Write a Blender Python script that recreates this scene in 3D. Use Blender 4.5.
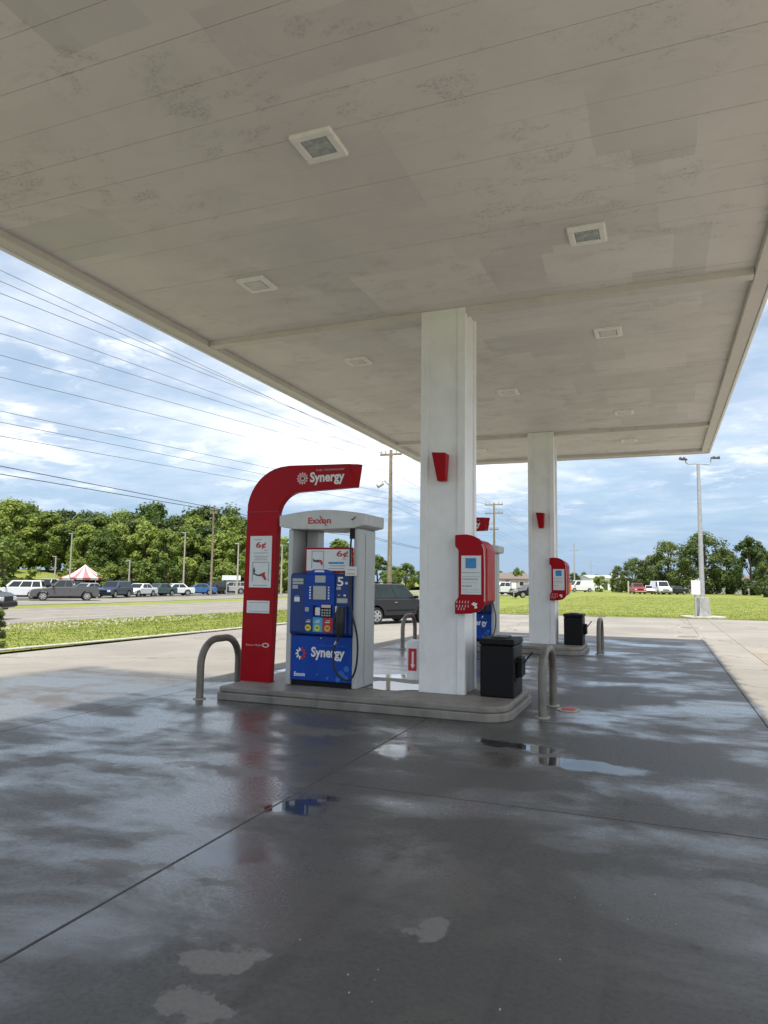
import bpy, bmesh, math, random
from mathutils import Vector, Matrix, Quaternion
import numpy as np

# ------------------------------------------------------------------ camera, sky, sun, exposure
scene = bpy.context.scene
for o in list(bpy.data.objects):
    bpy.data.objects.remove(o)
COL = scene.collection
FPX, CH = 700.0, 1.55
PITCH, ROLL, YAW = math.radians(5.663), math.radians(0.74), math.radians(21.558)
_f = Vector((-math.sin(YAW)*math.cos(PITCH), math.cos(YAW)*math.cos(PITCH), math.sin(PITCH)))
_r0 = Vector((math.cos(YAW), math.sin(YAW), 0)); _u0 = _r0.cross(_f)
CR = _r0*math.cos(ROLL) + _u0*math.sin(ROLL)
CU = -_r0*math.sin(ROLL) + _u0*math.cos(ROLL)
CF = _f
cam_data = bpy.data.cameras.new('camera')
cam_data.sensor_fit = 'VERTICAL'; cam_data.sensor_height = 36.0
cam_data.lens = FPX/1024*36.0; cam_data.clip_start = 0.05; cam_data.clip_end = 6000
cam = bpy.data.objects.new('camera', cam_data)
cam.matrix_world = Matrix(((CR.x, CU.x, -CF.x, 0), (CR.y, CU.y, -CF.y, 0), (CR.z, CU.z, -CF.z, CH), (0, 0, 0, 1)))
COL.objects.link(cam); scene.camera = cam

def ray(x, y):
    return CF + CR*((x-384)/FPX) - CU*((y-512)/FPX)
def G(x, y, z=0.0):                 # pixel -> point on the level z
    d = ray(x, y); t = (z-CH)/d.z
    return Vector((0, 0, CH)) + d*t
def PY(x, y, Y):                    # pixel -> point on the upright plane at Y
    d = ray(x, y); return Vector((0, 0, CH)) + d*(Y/d.y)
def DP(x, y, depth):                # pixel -> point at a depth along the view axis
    return Vector((0, 0, CH)) + ray(x, y)*depth

TO_SUN = Vector((0.035, -0.36, 1.0)).normalized()
SUN_EL = math.asin(TO_SUN.z); SUN_AZ = math.atan2(TO_SUN.x, TO_SUN.y)

world = bpy.data.worlds.new('World'); scene.world = world; world.use_nodes = True
vs = scene.view_settings
vs.view_transform = 'Standard'; vs.look = 'None'; vs.gamma = 1.0; vs.use_curve_mapping = False
vs.exposure = 1.04

# ------------------------------------------------------------------ node helpers
def _set(nt, sock, v):
    if isinstance(v, bpy.types.NodeSocket):
        nt.links.new(v, sock)
    elif v is not None:
        if hasattr(sock.default_value, '__len__') and not hasattr(v, '__len__'):
            sock.default_value = [v]*len(sock.default_value)
        elif hasattr(sock.default_value, '__len__') and len(sock.default_value) == 4 and len(v) == 3:
            sock.default_value = (*v, 1)
        else:
            sock.default_value = v
def nd(nt, typ, ins=None, **props):
    n = nt.nodes.new(typ)
    for k, v in props.items(): setattr(n, k, v)
    for k, v in (ins or {}).items(): _set(nt, n.inputs[k], v)
    return n
def M_(nt, op, a, b=None, c=None, clamp=False):
    n = nt.nodes.new('ShaderNodeMath'); n.operation = op; n.use_clamp = clamp
    for i, v in enumerate((a, b, c)):
        if v is not None: _set(nt, n.inputs[i], v)
    return n.outputs[0]
def MR(nt, v, a, b, c=0.0, d=1.0, smooth=True):
    n = nt.nodes.new('ShaderNodeMapRange'); n.interpolation_type = 'SMOOTHSTEP' if smooth else 'LINEAR'
    for k, x in zip(('Value', 'From Min', 'From Max', 'To Min', 'To Max'), (v, a, b, c, d)): _set(nt, n.inputs[k], x)
    return n.outputs[0]
def MIX(nt, f, a, b, mode='MIX'):
    n = nt.nodes.new('ShaderNodeMix'); n.data_type = 'RGBA'; n.blend_type = mode
    _set(nt, n.inputs[0], f); _set(nt, n.inputs[6], a); _set(nt, n.inputs[7], b)
    return n.outputs[2]
def NOISE(nt, vec, scale, detail=4, rough=0.55, dist=0.0):
    n = nd(nt, 'ShaderNodeTexNoise', {'Vector': vec, 'Scale': scale, 'Detail': detail, 'Roughness': rough, 'Distortion': dist})
    return n.outputs['Fac'], n.outputs['Color']
def VMUL(nt, vec, s):
    n = nt.nodes.new('ShaderNodeMapping'); _set(nt, n.inputs['Vector'], vec); n.inputs['Scale'].default_value = s
    return n.outputs[0]

# sky: Nishita with a broken cloud layer by direction
wt = world.node_tree; wt.nodes.clear()
sky = nd(wt, 'ShaderNodeTexSky', sky_type='NISHITA', sun_disc=False, sun_elevation=SUN_EL, sun_rotation=SUN_AZ, altitude=200, air_density=1.0, dust_density=0.7, ozone_density=1.6)
tc = nd(wt, 'ShaderNodeTexCoord').outputs['Generated']
sx = nd(wt, 'ShaderNodeSeparateXYZ', {0: tc})
zz = M_(wt, 'ADD', M_(wt, 'MAXIMUM', sx.outputs[2], 0.0), 0.13)
cv = nd(wt, 'ShaderNodeCombineXYZ', {0: M_(wt, 'DIVIDE', sx.outputs[0], zz), 1: M_(wt, 'DIVIDE', sx.outputs[1], zz), 2: 0.37}).outputs[0]
big, _ = NOISE(wt, cv, 0.85, 8, 0.54, 0.15)
med, _ = NOISE(wt, VMUL(wt, cv, (1, 1.15, 1)), 1.7, 6, 0.6, 0.4)
shade, _ = NOISE(wt, VMUL(wt, cv, (0.8, 1.0, 1)), 1.05, 6, 0.58, 0.2)
dens = M_(wt, 'ADD', M_(wt, 'MULTIPLY', big, 0.62), M_(wt, 'MULTIPLY', med, 0.38))
mask = MR(wt, dens, 0.35, 0.58, 0.20, 1.0)
# the veil thins out in the last degrees above the horizon
low = MR(wt, sx.outputs[2], 0.0, 0.16, 0.25, 1.0)
mask = M_(wt, 'MULTIPLY', mask, low)
fine, _ = NOISE(wt, cv, 4.5, 8, 0.62, 0.3)
puff = MR(wt, M_(wt, 'ADD', M_(wt, 'MULTIPLY', big, 0.6), M_(wt, 'MULTIPLY', fine, 0.4)), 0.49, 0.58)
ccol = MIX(wt, MR(wt, shade, 0.36, 0.62), (3.4, 4.25, 5.5), (6.4, 6.85, 7.5))
ccol = MIX(wt, M_(wt, 'MULTIPLY', puff, 0.75), ccol, (9.6, 9.7, 9.9))
skyc = MIX(wt, 1.0, sky.outputs[0], (1.08, 1.08, 1.0), 'MULTIPLY')
skym = MIX(wt, mask, skyc, ccol)
# a far blue-grey rain bank all round the horizon
bank = MR(wt, M_(wt, 'ADD', sx.outputs[2], M_(wt, 'MULTIPLY', M_(wt, 'SUBTRACT', med, 0.5), 0.16)), 0.03, 0.20, 0.85, 0.0)
skym = MIX(wt, bank, skym, (2.1, 3.15, 4.75))
bg = nd(wt, 'ShaderNodeBackground', {'Color': skym, 'Strength': 0.08})
wo = nd(wt, 'ShaderNodeOutputWorld'); wt.links.new(bg.outputs[0], wo.inputs[0])

sun_data = bpy.data.lights.new('sun', 'SUN'); sun_data.energy = 2.9; sun_data.angle = math.radians(0.9); sun_data.color = (1.0, 0.95, 0.87)
sun = bpy.data.objects.new('sun', sun_data); sun.rotation_euler = TO_SUN.to_track_quat('Z', 'Y').to_euler(); sun.location = (0, -20, 40)
COL.objects.link(sun)

# ------------------------------------------------------------------ mesh helpers
R_ = random.Random(7)
class MB:
    def __init__(s): s.v = []; s.f = []
    def add(s, vs, fs):
        b = len(s.v); s.v += [tuple(p) for p in vs]; s.f += [tuple(i+b for i in f) for f in fs]; return s
    def box(s, x0, x1, y0, y1, z0, z1):
        return s.add([(x0,y0,z0),(x1,y0,z0),(x1,y1,z0),(x0,y1,z0),(x0,y0,z1),(x1,y0,z1),(x1,y1,z1),(x0,y1,z1)],
                     [(0,3,2,1),(4,5,6,7),(0,1,5,4),(1,2,6,5),(2,3,7,6),(3,0,4,7)])
    def hexa(s, b, t):       # 4 bottom corners, 4 top corners
        return s.add(list(b)+list(t), [(0,3,2,1),(4,5,6,7),(0,1,5,4),(1,2,6,5),(2,3,7,6),(3,0,4,7)])
    def loft(s, A, B):       # two outlines with equal counts, closed
        n = len(A); s.add(list(A)+list(B), [tuple(range(n)), tuple(range(2*n-1, n-1, -1))] + [(i, i+n, (i+1) % n+n, (i+1) % n) for i in range(n)]); return s
    def prism_y(s, poly, y0, y1):   # outline in x,z
        return s.loft([(x, y0, z) for x, z in poly], [(x, y1, z) for x, z in poly])
    def prism_x(s, poly, x0, x1):   # outline in y,z
        return s.loft([(x0, y, z) for y, z in poly], [(x1, y, z) for y, z in poly])
    def prism_z(s, poly, z0, z1):
        return s.loft([(x, y, z0) for x, y in poly], [(x, y, z1) for x, y in poly])
    def tube(s, path, rad, n=10, caps=True):
        path = [Vector(p) for p in path]; k = len(path)
        rads = rad if hasattr(rad, '__len__') else [rad]*k
        T = [(path[min(i+1, k-1)]-path[max(i-1, 0)]).normalized() for i in range(k)]
        up = Vector((0, 0, 1)) if abs(T[0].z) < 0.9 else Vector((1, 0, 0))
        a = T[0].cross(up).normalized(); rings = []
        for i in range(k):
            a = (a - T[i]*a.dot(T[i])).normalized(); b = T[i].cross(a)
            rings += [path[i] + (a*math.cos(2*math.pi*j/n) + b*math.sin(2*math.pi*j/n))*rads[i] for j in range(n)]
        fs = [(i*n+j, i*n+(j+1) % n, (i+1)*n+(j+1) % n, (i+1)*n+j) for i in range(k-1) for j in range(n)]
        if caps: fs += [tuple(range(n-1, -1, -1)), tuple((k-1)*n+j for j in range(n))]
        return s.add(rings, fs)
    def disc(s, c, r, axis, h, n=16):
        c = Vector(c); d = Vector(axis).normalized()*h
        return s.tube([c, c+d], r, n)
    def mesh(s, name):
        m = bpy.data.meshes.new(name); m.from_pydata(s.v, [], s.f)
        bm = bmesh.new(); bm.from_mesh(m); bmesh.ops.recalc_face_normals(bm, faces=bm.faces); bm.to_mesh(m); bm.free()
        return m
    def build(s, name, m, parent=None, bevel=0, smooth=False, seg=2, loc=None):
        me = s.mesh(name); me.materials.append(m)
        o = bpy.data.objects.new(name, me); COL.objects.link(o)
        if parent is not None: o.parent = parent
        if loc is not None: o.location = loc
        if smooth:
            me.shade_smooth()
            e = o.modifiers.new('e', 'EDGE_SPLIT'); e.split_angle = math.radians(40)
        if bevel:
            b = o.modifiers.new('b', 'BEVEL'); b.width = bevel; b.segments = seg; b.limit_method = 'ANGLE'; b.angle_limit = math.radians(35)
        return o

def tag(o, label=None, cat=None, group=None, kind=None):
    if label: o['label'] = label
    if cat: o['category'] = cat
    if group: o['group'] = group
    if kind: o['kind'] = kind
    return o
def thing(name, label, cat, loc=(0, 0, 0), rz=0.0, group=None):
    o = bpy.data.objects.new(name, None); COL.objects.link(o); o.empty_display_size = 0.2
    o.location = loc; o.rotation_euler = (0, 0, rz)
    return tag(o, label, cat, group)
def copy_tree(o, parent=None):
    c = o.copy(); COL.objects.link(c); c.parent = parent
    for ch in list(o.children): copy_tree(ch, c)
    return c
def dup(root, offset, label, group=None):
    c = copy_tree(root); c.location = Vector(root.location) + Vector(offset)
    c['label'] = label
    if group: c['group'] = group
    return c

_txt_cache = {}
def lettering(txt, x0, x1, z0, z1, y, m, parent, offset=0.0, name='lettering', depth=0.003, keep=False, shear=0.0, curve=None):
    """flat raised letters standing in the xz plane, facing -y, filling x0..x1, z0..z1"""
    cu = bpy.data.curves.new('t', 'FONT'); cu.body = txt; cu.size = 1.0; cu.offset = offset; cu.shear = shear
    cu.resolution_u = 3
    to = bpy.data.objects.new('t', cu); COL.objects.link(to)
    dg = bpy.context.evaluated_depsgraph_get(); dg.update()
    me = bpy.data.meshes.new_from_object(to.evaluated_get(dg))
    bpy.data.objects.remove(to)
    n = len(me.vertices); co = np.empty(n*3); me.vertices.foreach_get('co', co); co = co.reshape(-1, 3)
    lo, hi = co.min(0), co.max(0); sx_ = (x1-x0)/(hi[0]-lo[0]); sz_ = (z1-z0)/(hi[1]-lo[1])
    if keep: sx_ = sz_ = min(sx_, sz_)
    out = np.stack([x0+(co[:, 0]-lo[0])*sx_, np.full(n, y-depth), z0+(co[:, 1]-lo[1])*sz_], 1)
    me.vertices.foreach_set('co', out.ravel()); me.name = name; me.update()
    me.materials.clear(); me.materials.append(m)
    o = bpy.data.objects.new(name, me); COL.objects.link(o)
    if parent is not None: o.parent = parent
    return o
def plate(name, x0, x1, z0, z1, y, m, parent, t=0.004, bevel=0):
    return MB().box(x0, x1, y-t, y, z0, z1).build(name, m, parent, bevel)

# ------------------------------------------------------------------ materials
MATS = {}
def mat(name, col, rough=0.5, metal=0.0, vary=0.12, scale=6.0, bump=0.0, bscale=60.0, coat=0.0, dirt=None, spec=0.5):
    if name in MATS: return MATS[name]
    m = bpy.data.materials.new(name); m.use_nodes = True; nt = m.node_tree; nt.nodes.clear()
    out = nd(nt, 'ShaderNodeOutputMaterial'); p = nd(nt, 'ShaderNodeBsdfPrincipled', {'Roughness': rough, 'Metallic': metal, 'Coat Weight': coat, 'Specular IOR Level': spec})
    nt.links.new(p.outputs[0], out.inputs[0])
    g = nd(nt, 'ShaderNodeTexCoord').outputs['Object']
    a, _ = NOISE(nt, g, scale, 5, 0.6)
    lo = tuple(c*(1-vary) for c in col); hi = tuple(min(1, c*(1+vary)) for c in col)
    c = MIX(nt, MR(nt, a, 0.3, 0.7), lo, hi)
    if dirt:
        b, _ = NOISE(nt, VMUL(nt, g, (1, 1, 0.35)), scale*1.7, 6, 0.65)
        c = MIX(nt, MR(nt, b, 0.52, 0.74, 0, dirt[1]), c, dirt[0])
    nt.links.new(c, p.inputs['Base Color'])
    nt.links.new(MR(nt, a, 0.3, 0.7, rough*0.85, min(1, rough*1.15)), p.inputs['Roughness'])
    if bump:
        d, _ = NOISE(nt, g, bscale, 3, 0.6)
        bn = nd(nt, 'ShaderNodeBump', {'Height': d, 'Strength': bump, 'Distance': 0.01}); nt.links.new(bn.outputs[0], p.inputs['Normal'])
    MATS[name] = m; return m

white_paint = mat('white_paint', (0.84, 0.85, 0.85), 0.38, vary=0.04, scale=3, dirt=((0.64, 0.62, 0.58), 0.35))
red_plastic = mat('red_plastic', (0.37, 0.002, 0.010), 0.40, vary=0.08, scale=4, spec=0.18, dirt=((0.28, 0.004, 0.012), 0.5))
blue_panel = mat('blue_panel', (0.006, 0.060, 0.38), 0.4, vary=0.15, scale=3, spec=0.25)
blue_dark = mat('blue_dark', (0.005, 0.035, 0.19), 0.4, vary=0.1)
cyan_panel = mat('cyan_panel', (0.06, 0.40, 0.66), 0.35, vary=0.05)
blue_pale = mat('blue_pale', (0.03, 0.16, 0.50), 0.35, vary=0.25, scale=9)
silver = mat('silver_panel', (0.50, 0.51, 0.51), 0.42, metal=0.25, vary=0.06, scale=3, dirt=((0.34, 0.33, 0.31), 0.4))
grey_cap = mat('grey_cap', (0.60, 0.61, 0.61), 0.45, vary=0.05, dirt=((0.42, 0.41, 0.39), 0.5))
black_plastic = mat('black_plastic', (0.006, 0.006, 0.007), 0.55, vary=0.3, scale=8, bump=0.15, bscale=150, spec=0.25)
black_rubber = mat('black_rubber', (0.014, 0.014, 0.015), 0.5, vary=0.2)
paper = mat('paper_white', (0.74, 0.77, 0.78), 0.5, vary=0.03, scale=10)
paper_blue = mat('paper_tint', (0.55, 0.68, 0.72), 0.5, vary=0.05)
lcd = mat('lcd_grey', (0.42, 0.45, 0.46), 0.2, vary=0.08)
yellow = mat('yellow_button', (0.75, 0.60, 0.06), 0.4, vary=0.05)
lime = mat('lime_button', (0.62, 0.66, 0.10), 0.4, vary=0.05)
orange = mat('orange_button', (0.80, 0.42, 0.05), 0.4, vary=0.05)
ink_red = mat('ink_red', (0.55, 0.02, 0.03), 0.45, vary=0.05)
ink_dark = mat('ink_dark', (0.06, 0.065, 0.075), 0.5, vary=0.1)
ink_grey = mat('ink_grey', (0.36, 0.39, 0.41), 0.5, vary=0.1)
ink_white = mat('ink_white', (0.80, 0.80, 0.80), 0.45, vary=0.03)
ink_pink = mat('ink_pale', (0.72, 0.52, 0.52), 0.45, vary=0.05)
poster_blue = mat('poster_blue', (0.04, 0.25, 0.56), 0.4, vary=0.15, scale=20)
steel_hoop = mat('weathered_steel', (0.20, 0.185, 0.16), 0.5, metal=0.35, vary=0.2, scale=7, bump=0.2, bscale=90, dirt=((0.12, 0.10, 0.08), 0.6))
galv = mat('galvanised', (0.42, 0.43, 0.43), 0.5, metal=0.4, vary=0.12, scale=9)
wood_pole = mat('wood_pole', (0.26, 0.21, 0.15), 0.9, vary=0.2, scale=5, bump=0.4, bscale=30)
wire_mat = mat('wire', (0.18, 0.19, 0.20), 0.6, vary=0.1)
wire_dark = mat('wire_black', (0.02, 0.02, 0.022), 0.6, vary=0.1)
curb_conc = mat('curb_concrete', (0.44, 0.41, 0.36), 0.85, vary=0.15, scale=3, bump=0.4, bscale=50, dirt=((0.22, 0.20, 0.17), 0.7))
glass_dark = mat('glass_dark', (0.02, 0.026, 0.03), 0.06, vary=0.1)
glass_green = mat('glass_green', (0.018, 0.03, 0.026), 0.1, vary=0.3, scale=3)
chrome = mat('chrome', (0.6, 0.6, 0.6), 0.2, metal=0.9, vary=0.05)
rim_mat = mat('rim', (0.5, 0.5, 0.5), 0.3, metal=0.7, vary=0.1)
lamp_glass = mat('lamp_glass', (0.7, 0.72, 0.74), 0.15, vary=0.05)
tail_red = mat('tail_red', (0.4, 0.01, 0.01), 0.2, vary=0.05)

# soffit paint: matt white with flaking, repainted rectangles and grey wear
PW_ = 0.4064
def soffit_material():
    m = bpy.data.materials.new('soffit_paint'); m.use_nodes = True; nt = m.node_tree; nt.nodes.clear()
    out = nd(nt, 'ShaderNodeOutputMaterial'); p = nd(nt, 'ShaderNodeBsdfPrincipled', {'Roughness': 0.5, 'Specular IOR Level': 0.35})
    nt.links.new(p.outputs[0], out.inputs[0])
    pos = nd(nt, 'ShaderNodeNewGeometry').outputs['Position']
    # repainted rectangles: voronoi cells on a stretched lattice
    _, dcol = NOISE(nt, pos, 1.2, 3, 0.6)
    wob = nd(nt, 'ShaderNodeVectorMath', {0: pos, 1: dcol}, operation='ADD').outputs[0]
    sp = nd(nt, 'ShaderNodeSeparateXYZ', {0: pos}); wb_ = nd(nt, 'ShaderNodeSeparateXYZ', {0: dcol})
    jx = M_(nt, 'ADD', sp.outputs[0], M_(nt, 'MULTIPLY', wb_.outputs[0], 0.10)); jy = M_(nt, 'ADD', sp.outputs[1], M_(nt, 'MULTIPLY', wb_.outputs[1], 0.10))
    def cells(w, l, ph):
        iy = M_(nt, 'FLOOR', M_(nt, 'DIVIDE', M_(nt, 'ADD', jy, ph), l))
        ix = M_(nt, 'FLOOR', M_(nt, 'ADD', M_(nt, 'DIVIDE', jx, w), M_(nt, 'MULTIPLY', M_(nt, 'MODULO', M_(nt, 'MULTIPLY', iy, 0.37), 1.0), 1.0)))
        return nd(nt, 'ShaderNodeTexWhiteNoise', {'Vector': nd(nt, 'ShaderNodeCombineXYZ', {0: ix, 1: iy, 2: ph}).outputs[0]}, noise_dimensions='3D').outputs['Value']
    cell = M_(nt, 'ADD', M_(nt, 'MULTIPLY', cells(0.78, PW_*3, 0.0), 0.5), M_(nt, 'MULTIPLY', cells(1.35, PW_*2, 3.1), 0.5))
    n1, _ = NOISE(nt, pos, 0.55, 5, 0.6)
    n2, _ = NOISE(nt, VMUL(nt, pos, (1, 1.6, 1)), 2.6, 8, 0.72, 0.6)
    n3, _ = NOISE(nt, pos, 34.0, 4, 0.7)
    base = MIX(nt, MR(nt, n1, 0.3, 0.7), (0.65, 0.625, 0.605), (0.74, 0.715, 0.695))
    c = MIX(nt, M_(nt, 'MULTIPLY', MR(nt, cell, 0.52, 0.72), MR(nt, n1, 0.40, 0.58, 0.1, 0.65)), base, (0.56, 0.545, 0.53))
    n4, _ = NOISE(nt, pos, 0.7, 3, 0.5)
    flake = M_(nt, 'MULTIPLY', M_(nt, 'MULTIPLY', MR(nt, n2, 0.50, 0.62), MR(nt, n3, 0.46, 0.60, 0.15, 1.0)), MR(nt, n4, 0.42, 0.55, 0.15, 1.0))
    c = MIX(nt, M_(nt, 'MULTIPLY', flake, 0.55), c, (0.36, 0.355, 0.345))
    warm, _ = NOISE(nt, pos, 0.9, 4, 0.6)
    c = MIX(nt, MR(nt, warm, 0.62, 0.78, 0, 0.25), c, (0.45, 0.41, 0.36))
    nt.links.new(c, p.inputs['Base Color'])
    nt.links.new(MR(nt, n2, 0.35, 0.7, 0.42, 0.65), p.inputs['Roughness'])
    bn = nd(nt, 'ShaderNodeBump', {'Height': M_(nt, 'ADD', n2, M_(nt, 'MULTIPLY', n3, 0.25)), 'Strength': 0.22, 'Distance': 0.01}); nt.links.new(bn.outputs[0], p.inputs['Normal'])
    return m
soffit_mat = soffit_material()
trim_mat = mat('canopy_trim', (0.62, 0.59, 0.565), 0.45, vary=0.07, scale=1.5, dirt=((0.42, 0.40, 0.36), 0.5))

# forecourt concrete: dry outside, rain-wet under and beside the canopy, puddles and dried islands
def blob(nt, X, Y, lst, inner=0.78, outer=1.08):
    res = None
    for cx, cy, rx, ry, w in lst:
        a = M_(nt, 'DIVIDE', M_(nt, 'SUBTRACT', X, cx), rx); b = M_(nt, 'DIVIDE', M_(nt, 'SUBTRACT', Y, cy), ry)
        d = M_(nt, 'SQRT', M_(nt, 'ADD', M_(nt, 'MULTIPLY', a, a), M_(nt, 'MULTIPLY', b, b)))
        k = MR(nt, d, outer, inner, 0, w)
        res = k if res is None else M_(nt, 'MAXIMUM', res, k)
    return res
def gp(x, y, rx, ry, w=1.0):
    g = G(x, y); return (g.x, g.y, rx, ry, w)
def concrete_material():
    m = bpy.data.materials.new('forecourt_concrete'); m.use_nodes = True; nt = m.node_tree; nt.nodes.clear()
    out = nd(nt, 'ShaderNodeOutputMaterial'); p = nd(nt, 'ShaderNodeBsdfPrincipled', {'Coat IOR': 1.38}); nt.links.new(p.outputs[0], out.inputs[0])
    pos = nd(nt, 'ShaderNodeNewGeometry').outputs['Position']
    _, wc = NOISE(nt, pos, 1.6, 6, 0.62)
    wsep = nd(nt, 'ShaderNodeSeparateXYZ', {0: wc}); psep = nd(nt, 'ShaderNodeSeparateXYZ', {0: pos})
    X0, Y0 = psep.outputs[0], psep.outputs[1]
    X = M_(nt, 'ADD', X0, M_(nt, 'MULTIPLY', M_(nt, 'SUBTRACT', wsep.outputs[0], 0.5), 0.9))
    Y = M_(nt, 'ADD', Y0, M_(nt, 'MULTIPLY', M_(nt, 'SUBTRACT', wsep.outputs[1], 0.5), 0.9))
    n_big, _ = NOISE(nt, pos, 0.33, 4, 0.55)
    n_mid, _ = NOISE(nt, VMUL(nt, pos, (0.75, 1.0, 1)), 0.8, 7, 0.62, 0.3)
    n_fine, _ = NOISE(nt, pos, 38.0, 4, 0.7)
    n_grit, _ = NOISE(nt, pos, 140.0, 2, 0.6)
    n_st, _ = NOISE(nt, VMUL(nt, pos, (0.16, 1.3, 1)), 1.5, 5, 0.6, 0.4)
    # wet under the canopy, damp on the road side of it
    inx = M_(nt, 'MULTIPLY', MR(nt, X0, -6.22, -6.18), MR(nt, X, 1.25, 0.95))
    iny = M_(nt, 'MULTIPLY', MR(nt, Y, 21.9, 20.9), MR(nt, Y, -2.9, -2.3))
    wet = M_(nt, 'MULTIPLY', inx, iny)
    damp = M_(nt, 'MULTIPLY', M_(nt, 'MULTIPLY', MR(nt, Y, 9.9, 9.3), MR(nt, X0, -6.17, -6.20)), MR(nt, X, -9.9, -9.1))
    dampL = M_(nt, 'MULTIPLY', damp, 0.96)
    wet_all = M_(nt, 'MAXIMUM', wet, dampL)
    # dried islands inside the wet area (lighter, rougher)
    dry_spots = [gp(222, 953, 0.15, 0.17), gp(425, 921, 0.10, 0.11, 0.8), gp(180, 1008, 0.17, 0.07, 0.9), gp(215, 893, 0.14, 0.07, 0.55), gp(120, 870, 0.3, 0.09, 0.45), gp(310, 730, 0.45, 0.16, 0.35), gp(90, 765, 0.9, 0.12, 0.45), gp(240, 772, 0.7, 0.12, 0.45)]
    dryk = blob(nt, X, Y, dry_spots, 0.84, 1.02)
    pud = [gp(293, 806, 0.30, 0.26), gp(585, 764, 0.62, 0.28), gp(520, 745, 0.45, 0.2), gp(392, 752, 0.2, 0.3, 0.8), gp(745, 895, 0.35, 0.12, 0.45), gp(120, 700, 0.9, 0.4, 0.5), gp(230, 850, 0.35, 0.22, 0.55), gp(110, 930, 0.35, 0.3, 0.4),
           gp(275, 668, 0.9, 0.5, 0.9), gp(395, 676, 0.8, 0.4, 0.8), gp(640, 645, 1.2, 0.5, 0.4)]
    pudk = blob(nt, X, Y, pud, 0.55, 1.1)
    film = M_(nt, 'ADD', M_(nt, 'MULTIPLY', n_mid, 0.82), M_(nt, 'MULTIPLY', n_st, 0.18))
    film = M_(nt, 'SUBTRACT', film, MR(nt, X, -4.2, -0.6, -0.03, 0.030))
    filmk = MR(nt, film, 0.43, 0.58)
    # colours
    dry_c = MIX(nt, MR(nt, n_big, 0.3, 0.7), (0.225, 0.207, 0.18), (0.305, 0.282, 0.246))
    dry_c = MIX(nt, MR(nt, n_mid, 0.50, 0.72, 0, 0.55), dry_c, (0.205, 0.187, 0.162))
    dry_c = MIX(nt, MR(nt, n_fine, 0.52, 0.75, 0, 0.45), dry_c, (0.18, 0.163, 0.142))
    cr = nd(nt, 'ShaderNodeTexVoronoi', {'Vector': nd(nt, 'ShaderNodeVectorMath', {0: pos, 1: wc}, operation='ADD').outputs[0], 'Scale': 0.22, 'Randomness': 1.0}, feature='DISTANCE_TO_EDGE')
    dry_c = MIX(nt, MR(nt, cr.outputs['Distance'], 0.010, 0.0, 0, 0.75), dry_c, (0.12, 0.105, 0.09))
    oil, _ = NOISE(nt, VMUL(nt, pos, (1.0, 0.35, 1)), 0.8, 5, 0.6, 0.8)
    dry_c = MIX(nt, MR(nt, oil, 0.58, 0.74, 0, 0.6), dry_c, (0.20, 0.18, 0.155))
    wet_c = MIX(nt, filmk, (0.080, 0.078, 0.075), (0.042, 0.042, 0.042))
    rim = M_(nt, 'MULTIPLY', M_(nt, 'MULTIPLY', filmk, M_(nt, 'SUBTRACT', 1.0, filmk)), 4.0)
    wet_c = MIX(nt, M_(nt, 'MULTIPLY', rim, 0.22), wet_c, (0.12, 0.115, 0.105))
    n_pore, _ = NOISE(nt, pos, 75.0, 3, 0.7); n_agg, _ = NOISE(nt, pos, 210.0, 2, 0.5)
    wet_c = MIX(nt, MR(nt, n_fine, 0.48, 0.75, 0, 0.45), wet_c, (0.035, 0.034, 0.033))
    wet_c = MIX(nt, MR(nt, n_pore, 0.62, 0.72, 0, 0.7), wet_c, (0.022, 0.021, 0.02))
    wet_c = MIX(nt, MR(nt, n_agg, 0.64, 0.74, 0, 0.55), wet_c, (0.15, 0.145, 0.135))
    tyre, _ = NOISE(nt, VMUL(nt, pos, (2.6, 0.10, 1)), 1.6, 6, 0.65, 0.3)
    wet_c = MIX(nt, MR(nt, tyre, 0.54, 0.66, 0, 0.45), wet_c, (0.045, 0.044, 0.043))
    oil0, _ = NOISE(nt, pos, 2.3, 4, 0.6, 0.4)
    wet_c = MIX(nt, MR(nt, oil0, 0.66, 0.72, 0, 0.6), wet_c, (0.03, 0.029, 0.028))
    crk = nd(nt, 'ShaderNodeTexVoronoi', {'Vector': nd(nt, 'ShaderNodeVectorMath', {0: pos, 1: wc}, operation='ADD').outputs[0], 'Scale': 0.30, 'Randomness': 1.0}, feature='DISTANCE_TO_EDGE')
    wet_c = MIX(nt, M_(nt, 'MULTIPLY', MR(nt, crk.outputs['Distance'], 0.004, 0.0, 0, 0.8), MR(nt, n_big, 0.45, 0.55)), wet_c, (0.02, 0.02, 0.02))
    wet_c = MIX(nt, M_(nt, 'MULTIPLY', M_(nt, 'MULTIPLY', dryk, MR(nt, n_fine, 0.3, 0.7, 0.7, 1.0)), 0.95), wet_c, (0.23, 0.225, 0.215))
    wet_c = MIX(nt, M_(nt, 'MULTIPLY', pudk, 0.6), wet_c, (0.035, 0.036, 0.038))
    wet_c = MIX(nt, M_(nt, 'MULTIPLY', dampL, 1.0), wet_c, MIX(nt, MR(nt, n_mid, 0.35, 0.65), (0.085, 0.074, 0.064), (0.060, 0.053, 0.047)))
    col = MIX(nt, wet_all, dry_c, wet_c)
    nt.links.new(col, p.inputs['Base Color'])
    # gloss
    r_wet = MR(nt, filmk, 0.0, 1.0, 0.55, 0.29, False)
    r_wet = M_(nt, 'ADD', r_wet, M_(nt, 'MULTIPLY', M_(nt, 'SUBTRACT', n_fine, 0.5), 0.45))
    r_wet = M_(nt, 'ADD', M_(nt, 'MULTIPLY', r_wet, M_(nt, 'SUBTRACT', 1.0, pudk)), M_(nt, 'MULTIPLY', 0.04, pudk))
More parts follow.
